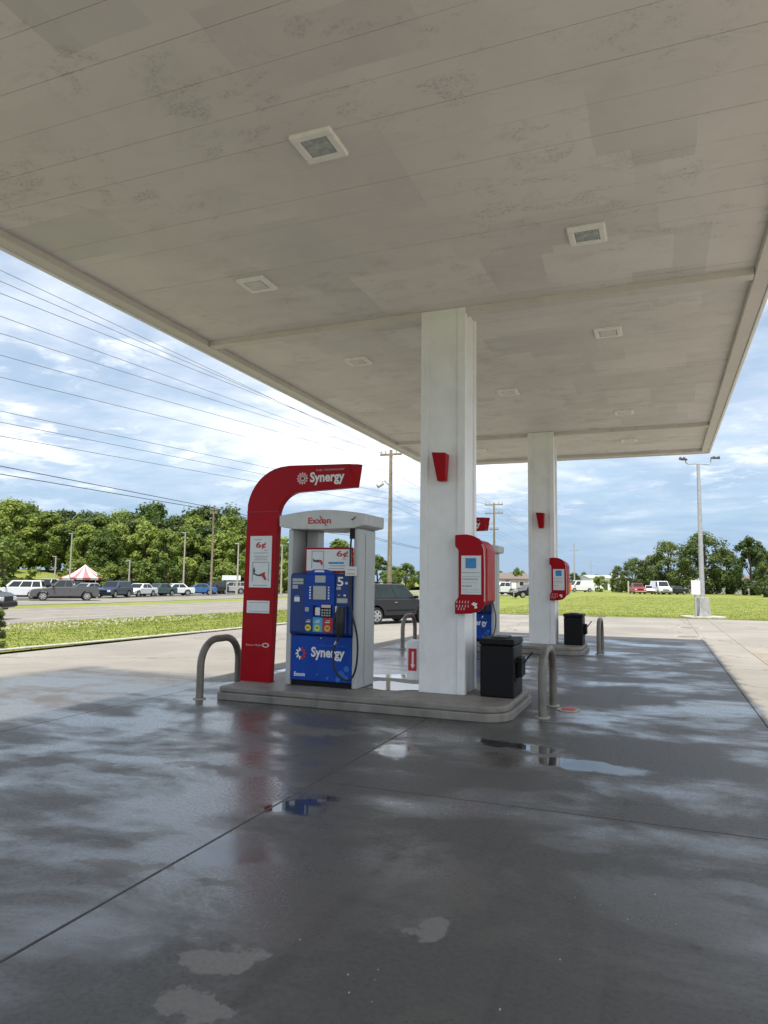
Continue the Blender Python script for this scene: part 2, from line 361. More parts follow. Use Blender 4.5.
    r_wet = M_(nt, 'ADD', r_wet, M_(nt, 'MULTIPLY', dryk, 0.40))
    r = M_(nt, 'ADD', M_(nt, 'MULTIPLY', wet_all, r_wet), M_(nt, 'MULTIPLY', M_(nt, 'SUBTRACT', 1.0, wet_all), 0.88), clamp=True)
    nt.links.new(r, p.inputs['Roughness'])
    ck = M_(nt, 'MULTIPLY', wet_all, MR(nt, filmk, 0, 1, 0.05, 1.0, False)); ck = M_(nt, 'MULTIPLY', ck, M_(nt, 'SUBTRACT', 1.0, M_(nt, 'MULTIPLY', dryk, 0.85)))
    nt.links.new(ck, p.inputs['Coat Weight']); nt.links.new(M_(nt, 'MULTIPLY', r_wet, 0.8), p.inputs['Coat Roughness'])
    hgt = M_(nt, 'ADD', M_(nt, 'ADD', n_fine, M_(nt, 'MULTIPLY', n_pore, -0.5)), M_(nt, 'MULTIPLY', n_grit, 0.5))
    bs = M_(nt, 'MULTIPLY', M_(nt, 'SUBTRACT', 1.0, pudk), MR(nt, wet_all, 0, 1, 0.35, 0.20, False))
    bn = nd(nt, 'ShaderNodeBump', {'Height': hgt, 'Strength': bs, 'Distance': 0.006}); nt.links.new(bn.outputs[0], p.inputs['Normal'])
    return m
concrete = concrete_material()

def ground_mat(name, cols, scales, rough=0.95, bump=0.5, bscale=20):
    m = bpy.data.materials.new(name); m.use_nodes = True; nt = m.node_tree; nt.nodes.clear()
    out = nd(nt, 'ShaderNodeOutputMaterial'); p = nd(nt, 'ShaderNodeBsdfPrincipled', {'Roughness': rough, 'Specular IOR Level': 0.25}); nt.links.new(p.outputs[0], out.inputs[0])
    pos = nd(nt, 'ShaderNodeNewGeometry').outputs['Position']
    c = cols[0]
    for i, (k, s) in enumerate(zip(cols[1:], scales)):
        a, _ = NOISE(nt, pos, s, 6, 0.62, 0.3); c = MIX(nt, MR(nt, a, 0.42, 0.62, 0, 0.8), c, k)
    nt.links.new(c, p.inputs['Base Color'])
    h, _ = NOISE(nt, pos, bscale, 4, 0.7)
    bn = nd(nt, 'ShaderNodeBump', {'Height': h, 'Strength': bump, 'Distance': 0.05}); nt.links.new(bn.outputs[0], p.inputs['Normal'])
    return m
grass_mat = ground_mat('grass_ground', [(0.20, 0.23, 0.045), (0.27, 0.265, 0.075), (0.165, 0.21, 0.036)], [0.22, 0.9])
road_mat = ground_mat('road_asphalt', [(0.24, 0.222, 0.198), (0.28, 0.258, 0.228), (0.20, 0.185, 0.165)], [0.15, 0.7], 0.9, 0.3, 60)
lot_mat = ground_mat('lot_asphalt', [(0.16, 0.155, 0.15), (0.20, 0.19, 0.18), (0.12, 0.12, 0.12)], [0.2, 1.0], 0.9, 0.3, 60)
patch_mat = ground_mat('pavement_patch', [(0.30, 0.265, 0.22), (0.34, 0.30, 0.25), (0.25, 0.22, 0.185)], [0.3, 1.5], 0.9, 0.3, 60)
line_mat = mat('road_paint', (0.62, 0.56, 0.40), 0.8, vary=0.2)

def leaf_material(name, ca, cb):
    m = bpy.data.materials.new(name); m.use_nodes = True; nt = m.node_tree; nt.nodes.clear()
    out = nd(nt, 'ShaderNodeOutputMaterial')
    pos = nd(nt, 'ShaderNodeNewGeometry').outputs['Position']
    oi = nd(nt, 'ShaderNodeObjectInfo').outputs['Random']
    a, _ = NOISE(nt, pos, 0.8, 3, 0.6); b, _ = NOISE(nt, pos, 5.0, 2, 0.6)
    k = M_(nt, 'ADD', M_(nt, 'MULTIPLY', a, 0.45), M_(nt, 'ADD', M_(nt, 'MULTIPLY', b, 0.3), M_(nt, 'MULTIPLY', oi, 0.42)))
    c = MIX(nt, MR(nt, k, 0.28, 0.86), ca, cb)
    d = nd(nt, 'ShaderNodeBsdfPrincipled', {'Base Color': c, 'Roughness': 0.6, 'Specular IOR Level': 0.3})
    t = nd(nt, 'ShaderNodeBsdfTranslucent', {'Color': MIX(nt, 1.0, c, (1.2, 1.3, 0.6), 'MULTIPLY')})
    mx = nd(nt, 'ShaderNodeMixShader', {0: 0.28}); nt.links.new(d.outputs[0], mx.inputs[1]); nt.links.new(t.outputs[0], mx.inputs[2])
    nt.links.new(mx.outputs[0], out.inputs[0]); return m
leaf_a = leaf_material('foliage', (0.065, 0.110, 0.020), (0.25, 0.31, 0.065))
leaf_b = leaf_material('foliage_dark', (0.048, 0.080, 0.024), (0.15, 0.19, 0.058))
leaf_g = leaf_material('grass_blade', (0.23, 0.255, 0.042), (0.34, 0.32, 0.085))
bark = mat('bark', (0.10, 0.08, 0.06), 0.95, vary=0.3, scale=4, bump=0.5, bscale=12)
white_weed = mat('pale_stone', (0.40, 0.38, 0.32), 0.9, vary=0.2, scale=2)

# ------------------------------------------------------------------ the setting: ground, roads, forecourt
def flat(name, poly, z, m, kind='structure', parent=None):
    b = MB(); b.add([(x, y, z) for x, y in poly], [tuple(range(len(poly)))])
    o = b.build(name, m, parent)
    if parent is None: tag(o, kind=kind)
    return o
# one terrain sheet out to the horizon, with the low rise behind the car lot
SL = 0.105                                    # the road drifts right by this per metre
def rise(x, y):
    s = min(1, max(0, (-x-0.02*y-74)/32)); s = s*s*(3-2*s)
    e = min(1, max(0, (170-y)/60)); return 3.4*s*e
def gz(x, y):                # the land falls a little towards the car lot
    u = x - SL*min(y, 45) + max(0, y-45)*0.04
    t_ = min(1, max(0, (-17.0-u)/24.0)); return -0.42*t_*t_*(3-2*t_)
gx = [-2500, -900, -400, -200, -150] + list(range(-120, -60, 5)) + list(range(-60, -8, 2)) + [0, 40, 100, 300, 900, 2500]
gy = [-2500, -600, -200, -100] + list(range(-60, 180, 8)) + [220, 300, 500, 1000, 2500]
b = MB(); b.add([(x, y, -0.07 + rise(x, y) + gz(x, y)) for y in gy for x in gx], [(j*len(gx)+i, j*len(gx)+i+1, (j+1)*len(gx)+i+1, (j+1)*len(gx)+i) for j in range(len(gy)-1) for i in range(len(gx)-1)])
tag(b.build('ground', grass_mat, smooth=False), kind='structure')

def rx(x_at0, y):                             # road edges as a function of y
    yy = min(y, 45); return x_at0 + SL*yy - max(0, y-45)*0.04
def strip(name, xa, xb, y0, y1, z, m, parent=None):
    ys = [y0 + (y1-y0)*i/24 for i in range(25)] if y1-y0 < 100 else [y0, -60, -30, -10, 0, 5, 10, 15, 20, 25, 30, 35, 40, 45, 50, 55, 60, 70, 80, 95, 110, 140, 200, 300, y1]
    nx = max(1, int(abs(xb-xa)/1.5)); b = MB(); w = nx+1
    b.add([(rx(xa+(xb-xa)*i/nx, y), y, z+gz(rx(xa+(xb-xa)*i/nx, y), y)) for y in ys for i in range(w)],
          [(j*w+i, j*w+i+1, (j+1)*w+i+1, (j+1)*w+i) for j in range(24) for i in range(nx)])
    o = b.build(name, m, parent)
    if parent is None: tag(o, kind='structure')
    return o
ra, rb_, rc, rd = -22.2, -41.6, -46.5, -54.8
road1 = strip('road', ra, rb_, -150, 600, -0.045, road_mat)
road2 = strip('road', rc, rd, -150, 600, -0.045, road_mat)
strip('lane_line', ra-0.35, ra-0.5, -150, 400, -0.040, line_mat, road1)
for i in range(-3, 22):
    strip('lane_line', (ra+rb_)/2-0.06, (ra+rb_)/2+0.06, i*9.0, i*9.0+3, -0.040, line_mat, road1)
strip('car_lot', rd-1.2, rd-36, 10, 140, -0.05, lot_mat)
for q_ in (0.25, 0.75):
    strip('lane_line', ra+(rb_-ra)*q_-0.06, ra+(rb_-ra)*q_+0.06, -150, 400, -0.040, line_mat, road1)

# forecourt slabs, each with its own edge and recessed joints
fore = flat('forecourt', [(-12.35, -30), (40, -30), (40, 37.2), (-8.6, 35.2), (-11.5, 36.4), (-13.5, 60), (-15.2, 60), (-12.35, 16)], -0.03, mat('joint_filler', (0.045, 0.042, 0.04), 0.95))
cols = [(-12.3, -9.3, [-30, -20, -8, 1.5, 9.2, 18, 27, 35.1]), (-9.3, -6.2, [-30, -20, -8, 1.5, 9.2, 18, 27, 35.1]), (-6.2, -2.52, [-30, -20, -12, -3.0, 12.5, 21.5, 28, 35.3]),
        (-2.52, 1.06, [-30, -20, -12, -3.0, 5.05, 13.0, 21.5, 29, 36.2]), (1.06, 1.92, [-30, -20, -12, -3.0, 5.05, 13.0, 20.6, 29, 36.8]), (1.92, 9, [-30, -15, 0, 10.0, 20.6, 29, 37.0]), (9, 15, [-30, -15, 0, 12.0, 24, 37.0]), (15, 39.8, [-30, -15, 0, 12.0, 24, 37.1])]
J = 0.0045
for x0, x1, ys in cols:
    for y0, y1 in zip(ys[:-1], ys[1:]):
        bb = MB().box(x0+J, x1-J, y0+J, y1-J, -0.026, 0.0)
        mm = patch_mat if (x0 >= 1.9 and y0 < 20) else concrete
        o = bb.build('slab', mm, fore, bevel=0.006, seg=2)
# entrance apron running up to the road on the left
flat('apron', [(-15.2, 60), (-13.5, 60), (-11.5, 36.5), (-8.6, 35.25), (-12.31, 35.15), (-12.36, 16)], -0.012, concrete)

# kerbs
def kerb(name, pts, w, h, label):
    o = thing(name, label, 'kerb', (pts[0][0], pts[0][1], 0))
    for a, b_ in zip(pts[:-1], pts[1:]):
        a = Vector((*a, 0)); b_ = Vector((*b_, 0)); L = (b_-a).length; n = max(1, int(L/3.0)); t = (b_-a)/L; q = Vector((-t.y, t.x, 0))
        for i in range(n):
            p0 = a + t*(L*i/n+0.006) - o.location; p1 = a + t*(L*(i+1)/n-0.006) - o.location
            bb = MB().hexa([p0, p1, p1+q*w, p0+q*w], [v+Vector((0, 0, h)) for v in (p0, p1, p1+q*w, p0+q*w)])
            bb.build('kerb_stone', curb_conc, o, bevel=0.025)
    return o
kerb('kerb', [(-12.95, 8.5), (-12.55, 14), (-12.40, 18), (-12.4, 33)], 0.16, 0.045, 'low concrete kerb between forecourt and the grass strip by the road')
kerb('kerb', [(5.0, 37.35), (24, 37.6)], 0.18, 0.12, 'pale kerb along the near edge of the wide grass field, right of light mast')
flat('grass_verge', [(-12.6, -40), (-12.60, 18), (-12.60, 33.2), (-15.4, 60), (rx(ra+0.35, 60), 60), (rx(ra+0.35, 45), 45), (rx(ra+0.35, -40), -40)], 0.004, grass_mat)
flat('field', [(-13.4, 60), (-11.4, 36.7), (-8.4, 35.35), (40, 37.75), (160, 60), (160, 330), (-15.5, 330)], 0.006, grass_mat)

# grass blades and pale weeds (stuff)
def blades(name, pts, h0, h1, w, m, label, cat, seed=1, n_each=3):
    rg = random.Random(seed); b = MB()
    for (x, y, z) in pts:
        for _ in range(n_each):
            a = rg.random()*6.283; h = rg.uniform(h0, h1); dx, dy = math.cos(a)*w, math.sin(a)*w
            ox, oy = rg.uniform(-.12, .12), rg.uniform(-.12, .12); lx, ly = rg.uniform(-.5, .5)*h, rg.uniform(-.5, .5)*h
            b.add([(x+ox-dx, y+oy-dy, z), (x+ox+dx, y+oy+dy, z), (x+ox+lx, y+oy+ly, z+h)], [(0, 1, 2)])
    me = bpy.data.meshes.new(name); me.from_pydata(b.v, [], b.f); me.materials.append(m)
    o = bpy.data.objects.new(name, me); COL.objects.link(o); return tag(o, label, cat, kind='stuff')
rg = random.Random(3)
pts = []
while len(pts) < 16000:
    y = rg.uniform(6, 44); x = rg.uniform(rx(ra+0.4, y), -12.65)
    pts.append((x, y, 0.0))
blades('verge_grass', pts, 0.015, 0.04, 0.02, grass_mat, 'short yellow green grass on the strip beside the road', 'grass', 1)
pts = []
while len(pts) < 26000:
    y = 36.2 + 60*rg.random()**1.8; x = rg.uniform(-9, 30)
    if y > 35.4+(x+8.4)*0.05+0.1: pts.append((x, y, 0.0))
blades('field_grass', pts, 0.015, 0.04, 0.03, grass_mat, 'mown green grass of the wide field beyond the forecourt', 'grass', 2)
pts = []
for _ in range(500):
    y = rg.uniform(12, 34); t = rg.gauss(0, 0.7); x = rx(ra+2.0, y)+t
    if rg.random() < max(0.12, 1-(y-14)/16): pts.append((x, y, 0.0))
wb = MB()
for (x, y, z) in pts:
    for _ in range(2):
        s = rg.uniform(.015, .05); ox, oy = rg.uniform(-.3, .3), rg.uniform(-.3, .3); q = [(x+ox+rg.uniform(-s, s), y+oy+rg.uniform(-s, s), z+rg.uniform(0.02, 0.02+s)) for _ in range(5)]
        wb.add([(x+ox-s, y+oy-s*.6, z), (x+ox+s, y+oy-s*.8, z), (x+ox+s*.3, y+oy+s, z), (x+ox+rg.uniform(-.4, .4)*s, y+oy, z+s*1.3)], [(0, 1, 3), (1, 2, 3), (2, 0, 3)])
tag(wb.build('gravel', white_weed), 'pale gravel and dry weeds along the roadside ditch', 'gravel', kind='stuff')

# ------------------------------------------------------------------ canopy
CEIL = 5.12; DROP = 0.085
XL, XR, YN, YF = -6.43, 1.24, -2.4, 20.05
XLi, XRi, YFi, YNi = -6.25, 1.07, 19.85, -2.2
BEAMS = [8.62, 16.72, 0.52]
canopy = thing('canopy', 'huge white filling station canopy with worn plank soffit overhead', 'canopy', (-2.55, 5, 0))
CL = canopy.location
def cbox(name, m, x0, x1, y0, y1, z0, z1, bevel=0, mesh=None):
    return MB().box(x0-CL.x, x1-CL.x, y0-CL.y, y1-CL.y, z0, z1).build(name, m, canopy, bevel)
PW = 0.4064
plank = MB().box(XLi-CL.x, XRi-CL.x, 0.0022, PW-0.0022, CEIL, CEIL+0.03).mesh('soffit_panel'); plank.materials.append(soffit_mat)
y = YNi; k = 0
while y < YFi-0.05:
    o = bpy.data.objects.new('soffit_panel', plank); COL.objects.link(o); o.parent = canopy
    o.location = (0, y-CL.y, R_.uniform(-0.0015, 0.0015)); o.rotation_euler = (0, R_.uniform(-0.0003, 0.0003), 0)
    if y+PW > YFi: o.scale = (1, (YFi-y)/PW, 1)
    y += PW
cbox('roof_deck', trim_mat, XL+0.06, XR-0.06, YN+0.06, YF-0.06, CEIL+0.06, 5.95)
for n_, a in (('fascia_left', (XL, XLi, YN, YF)), ('r', (XRi, XR, YN, YF)), ('f', (XLi, XRi, YFi, YF)), ('n', (XLi, XRi, YN, YNi))):
    e = 0.0 if n_ in ('fascia_left', 'r') else 0.003
    cbox('soffit_edge_trim', trim_mat, a[0], a[1], a[2], a[3], CEIL-DROP+e, CEIL+0.05, 0.006)
t = 0.05
for a in ((XL-t, XL-0.003, YN-t, YF+t), (XR+0.003, XR+t, YN-t, YF+t), (XL, XR, YF+0.003, YF+t-0.003), (XL, XR, YN-t+0.003, YN-0.003)):
    cbox('fascia', white_paint, *a, CEIL-DROP-0.02, 6.0, 0.01)
for yb in BEAMS:
    cbox('soffit_beam', trim_mat, XLi+0.003, XRi-0.003, yb-0.06, yb+0.10, CEIL-DROP+0.006, CEIL+0.04, 0.006)

# canopy lights: flush frames with a pressed lens
lens_mat = mat('light_lens', (0.40, 0.45, 0.42), 0.25, vary=0.22, scale=14, coat=0.2)
frame_mat = mat('light_frame', (0.84, 0.83, 0.81), 0.4, vary=0.05)
def canopy_light(loc, deep, label, first=None):
    o = thing('canopy_light', label, 'light', loc, 0, 'recessed lights in the canopy soffit')
    W = 0.185; w = 0.118
    b = MB()
    zt, zb = 0.02, -0.03 if deep else -0.026
    for (a, c) in (((-W, W, -W, -w), 0), ((-W, W, w, W), 0), ((-W, -w, -w, w), 0), ((w, W, -w, w), 0)):
        b.box(a[0], a[1], a[2], a[3], zb, zt)
    b.build('frame', frame_mat, o, bevel=0.012)
    if deep:
        l = MB().box(-w+.003, w-.003, -w+.003, w-.003, -0.020, 0.01).build('lens', lens_mat, o, bevel=0.012)
        MB().box(-0.085, -0.035, -0.04, 0.04, -0.026, -0.021).build('lamp', lcd, l, bevel=0.01)
    else:
        MB().box(-w+.003, w-.003, -w+.003, w-.003, -0.024, 0.01).build('lens', mat('light_lens_white', (0.60, 0.60, 0.56), 0.35, vary=0.1), o, bevel=0.02)
    return o
LZ = CEIL-0.006
for (px, py, deep, lab) in [(319, 145, 1, 'square soffit light with grey glass lens, nearest to the camera'),
                            (587, 234, 1, 'square soffit light with grey glass lens, ahead of the near column on its right'),
                            (608, 332, 0, 'white soffit light between the two beams, right of the near column'),
                            (257, 284, 0, 'flat white soffit light on the worn near bay, left side'),
                            (358, 361, 0, 'white soffit light just left of the near column, behind the first beam'),
                            (508, 392, 0, 'white soffit light in the middle row between the two columns'),
                            (624, 412, 0, 'white soffit light just ahead of the second beam, right side'),
                            (629, 440, 0, 'farthest soffit light on the right, in the last canopy bay'),
                            (479, 450, 0, 'farthest soffit light on the left, seen beside the near column')]:
    g = G(px, py, LZ); canopy_light((g.x, g.y, LZ), deep, lab)

# ------------------------------------------------------------------ pump island (built once, copied)
DY = 7.98; IZ = 0.17
island_mat = mat('island_concrete', (0.24, 0.22, 0.195), 0.6, vary=0.2, scale=2.5, bump=0.35, bscale=45, dirt=((0.08, 0.075, 0.07), 0.7))
def rounded(x0, x1, y0, y1, r, n=6, rl=None):
    rl = r if rl is None else rl
    pts = []
    for cx, cy, a0, q in ((x1-r, y1-r, 0, r), (x0+rl, y1-rl, 90, rl), (x0+rl, y0+rl, 180, rl), (x1-r, y0+r, 270, r)):
        for i in range(n+1):
            a = math.radians(a0+90*i/n); pts.append((cx+q*math.cos(a), cy+q*math.sin(a)))
    return pts
def island(label):
    o = thing('pump_island', label, 'kerb', (-3.4, 8.6, 0))
    x0, x1, y0, y1 = -5.40+3.4, -1.60+3.4, 7.83-8.6, 9.62-8.6
    MB().prism_z(rounded(x0, x1, y0, y1, 0.32, rl=0.04), 0.0, 0.095).build('lower_step', island_mat, o, bevel=0.012)
    MB().prism_z(rounded(x0+0.02, x1-0.04, y0+0.02, y1-0.02, 0.30, rl=0.04), 0.097, IZ).build('top_slab', island_mat, o, bevel=0.018)
    wetm = mat('island_puddle', (0.12, 0.12, 0.12), 0.05, vary=0.1)
    pts = []
    for i in range(26):
        a = 2*math.pi*i/26; q = 1+0.18*math.sin(3*a+1)+0.1*math.sin(7*a)
        pts.append((0.16+0.62*q*math.cos(a), 0.28+0.34*q*math.sin(a)))
    MB().prism_z(pts, IZ-0.002, IZ+0.003).build('puddle', wetm, o)
    return o
isl1 = island('long grey concrete pump island nearest the camera, under the near column')
isl2 = dup(isl1, (0, DY, 0), 'farther concrete pump island under the second column')
for o, g in ((isl1, 0), (isl2, 0)): o['group'] = 'pump islands'

# column
def column(label):
    o = thing('canopy_column', label, 'column', (-2.575, 8.835, IZ), 0, 'canopy columns')
    h = 0.298; zt = CEIL-IZ-0.004
    core = MB().box(-h+.022, h-.022, -h+.022, h-.022, 0, zt).build('column_panel', white_paint, o)
    w = 0.10
    for sx_ in (-1, 1):
        for sy_ in (-1, 1):
            b = MB(); xs = sorted((sx_*h, sx_*(h-w))); ys = sorted((sy_*h, sy_*(h-w)))
            b.box(xs[0], xs[1], *sorted((sy_*h, sy_*(h-.024))), 0.002, zt-.002)
            b.box(*sorted((sx_*h, sx_*(h-.024))), ys[0]+(0.0245 if sy_ < 0 else 0), ys[1]-(0.0245 if sy_ > 0 else 0), 0.002, zt-.002)
            b.build('corner_trim', white_paint, o, bevel=0.004)
    return o
col1 = column('near white square canopy column rising from the first island')
col2 = dup(col1, (0, DY, 0), 'second white canopy column farther back, behind the near one')

# red wedge lamps on the column fronts
def wedge(label):
    o = thing('column_lamp', label, 'lamp', (-2.57, 8.537, 2.83), 0, 'red wedge lamps on columns')
    MB().hexa([(-0.045, -0.10, 0), (0.065, -0.10, 0), (0.065, 0, 0), (-0.045, 0, 0)], [(-0.10, -0.17, 0.36), (0.085, -0.17, 0.345), (0.085, 0, 0.345), (-0.10, 0, 0.36)]).build('shell', red_plastic, o, bevel=0.008)
    MB().box(-0.06, 0.05, -0.13, -0.02, 0.352, 0.36).build('lamp_glass', lamp_glass, o)
    return o
wl1 = wedge('red wedge shaped lamp high on the near column')
dup(wl1, (0, DY, 0), 'red wedge shaped lamp high on the second column')

# red housing wrapped round the column corner, with its notice
def housing(label):
    o = thing('notice_housing', label, 'sign', (-2.19, 8.44, 1.16), 0, 'red notice housings on columns')
    P = [(-0.19, 0.98), (-0.19, 0.84), (-0.145, 0.79), (-0.145, 0.21), (-0.19, 0.15), (-0.19, 0.0), (0.0, 0.01), (0.09, 0.03), (0.155, 0.08), (0.19, 0.15), (0.19, 0.80), (0.165, 0.87), (0.11, 0.93), (0.03, 0.97), (-0.04, 0.985)]
    MB().prism_y(P, 0.0, 0.085).build('face_shell', red_plastic, o, bevel=0.014)
    Q = [(0.12, 0.10), (0.20, 0.16), (0.20, 0.80), (0.17, 0.865), (0.10, 0.925), (0.10, 0.80), (0.102, 0.2)]
    MB().prism_y(Q, 0.087, 0.54).build('side_shell', red_plastic, o, bevel=0.02)
    MB().tube([(0.185, -0.004, 0.16), (0.188, -0.004, 0.5), (0.180, -0.004, 0.80), (0.155, -0.004, 0.86)], 0.006, 6).build('edge_highlight', ink_pink, o)  # pale strip along the front edge, an edge highlight put into colour
    n = plate('notice', -0.105, 0.145, 0.245, 0.72, -0.002, paper, o)
    plate('picture', -0.05, 0.085, 0.565, 0.69, -0.007, poster_blue, n, 0.002)
    lettering('Please notice', -0.085, 0.125, 0.515, 0.545, -0.0065, ink_dark, n) if False else None
    for i, (z, x1, h) in enumerate(((0.505, 0.12, 0.012), (0.46, 0.12, 0.006), (0.42, 0.11, 0.020), (0.385, 0.10, 0.006), (0.335, 0.02, 0.022), (0.30, 0.12, 0.006), (0.27, 0.125, 0.006))):
        x = -0.09
        while x < x1:
            w = R_.uniform(0.012, 0.035); plate('print_line', x, min(x+w, x1+0.005), z, z+h, -0.0065, ink_grey, n, 0.001); x += w+0.008
    # rows of small white pictograms in the lower band
    for r_, zz_ in enumerate((0.145, 0.095, 0.06)):
        for c_ in range(5 if r_ < 2 else 3):
            x = -0.16+c_*0.036 + (0.02 if r_ == 2 else 0)
            b = MB(); b.disc((x, -0.002, zz_+0.014), 0.007, (0, -1, 0), 0.002, 8); b.box(x-0.009, x+0.004, -0.004, -0.001, zz_-0.008, zz_+0.004)
            b.build('pictogram', ink_pink, o)
    MB().prism_y([(0.02, 0.125), (0.05, 0.15), (0.10, 0.135), (0.085, 0.115), (0.10, 0.085), (0.065, 0.07), (0.06, 0.105)], -0.004, -0.001).build('emblem', ink_white, o)
    return o
nh1 = housing('red rounded notice housing wrapped round the near column')
dup(nh1, (0, DY, 0), 'red rounded notice housing wrapped round the second column')

# litter bin with squeegee
def bin_(label):
    o = thing('litter_bin', label, 'bin', (-1.87, 8.82, IZ), 0, 'black bins at island ends')
    MB().box(-0.215, 0.20, -0.29, 0.29, 0.0, 0.62).build('body', black_plastic, o, bevel=0.02)
    MB().box(-0.225, 0.21, -0.30, 0.30, 0.622, 0.70).build('lid', black_plastic, o, bevel=0.02)
    MB().box(-0.10, 0.08, -0.16, 0.20, 0.702, 0.716).build('opening_rim', black_rubber, o, bevel=0.006)
    for z in (0.2, 0.42):
        MB().box(0.201, 0.215, -0.25, 0.25, z, z+0.03).build('rib', black_plastic, o, bevel=0.004)
    MB().box(0.203, 0.27, -0.14, 0.12, 0.24, 0.47).build('squeegee_holder', black_plastic, o, bevel=0.01)
    MB().tube([(0.23, -0.02, 0.34), (0.30, 0.02, 0.44), (0.37, 0.05, 0.53)], 0.012, 8).build('squeegee_handle', black_rubber, o)
    return o
bn1 = bin_('black rubbish bin with squeegee beside the near column')
dup(bn1, (0, DY, 0), 'black rubbish bin with squeegee beside the second column')

# extinguisher box on the near column's road side
o = thing('extinguisher_box', 'white box with red arrow label on the left side of near column', 'box', (-2.975, 8.70, 0.30))
MB().box(-0.085, 0.088, -0.10, 0.10, 0.0, 0.50).build('case', white_paint, o, bevel=0.012)
lb = plate('label', -0.06, 0.05, 0.12, 0.40, -0.101, ink_red, o)
MB().prism_y([(-0.012, 0.36), (0.012, 0.36), (0.012, 0.20), (0.03, 0.20), (0.0, 0.145), (-0.03, 0.20), (-0.012, 0.20)], -0.109, -0.106).build('arrow', ink_white, lb)
MB().box(0.0885, 0.1005, -0.06, 0.06, 0.1, 0.4).build('bracket', galv, o)

# steel hoops
def hoop(y0, y1, h, label, x):
    yc = (y0+y1)/2; r = (y1-y0)/2; o = thing('guard_hoop', label, 'hoop', (x, yc, 0), 0, 'steel guard hoops at island ends')
    rr = min(r, 0.33); path = [(0, -r, 0), (0, -r, h-rr)]
    path += [(0, -r+rr-rr*math.cos(a), h-rr+rr*math.sin(a)) for a in [math.pi/2*i/8 for i in range(1, 9)]]
    path += [(0, r-rr+rr*math.sin(a), h-rr+rr*math.cos(a)) for a in [math.pi/2*i/8 for i in range(0, 9)]]
    path += [(0, r, 0)]
    MB().tube(path, 0.048, 14).build('hoop_tube', steel_hoop, o, smooth=True)
    for s in (-1, 1):
        MB().disc((0, s*r, 0.0), 0.085, (0, 0, 1), 0.012, 16).build('base_ring', curb_conc, o)
    return o
hp1 = hoop(7.78, 8.66, 0.75, 'bent steel guard hoop left of the red arch pylon', -5.62)
hp2 = hoop(8.42, 9.28, 0.75, 'bent steel guard hoop right of the near bin', -1.315)
dup(hp1, (-0.02, DY-0.2, 0), 'small steel guard hoop seen between dispenser and near column')
dup(hp2, (0, DY, 0), 'steel guard hoop right of the far bin')

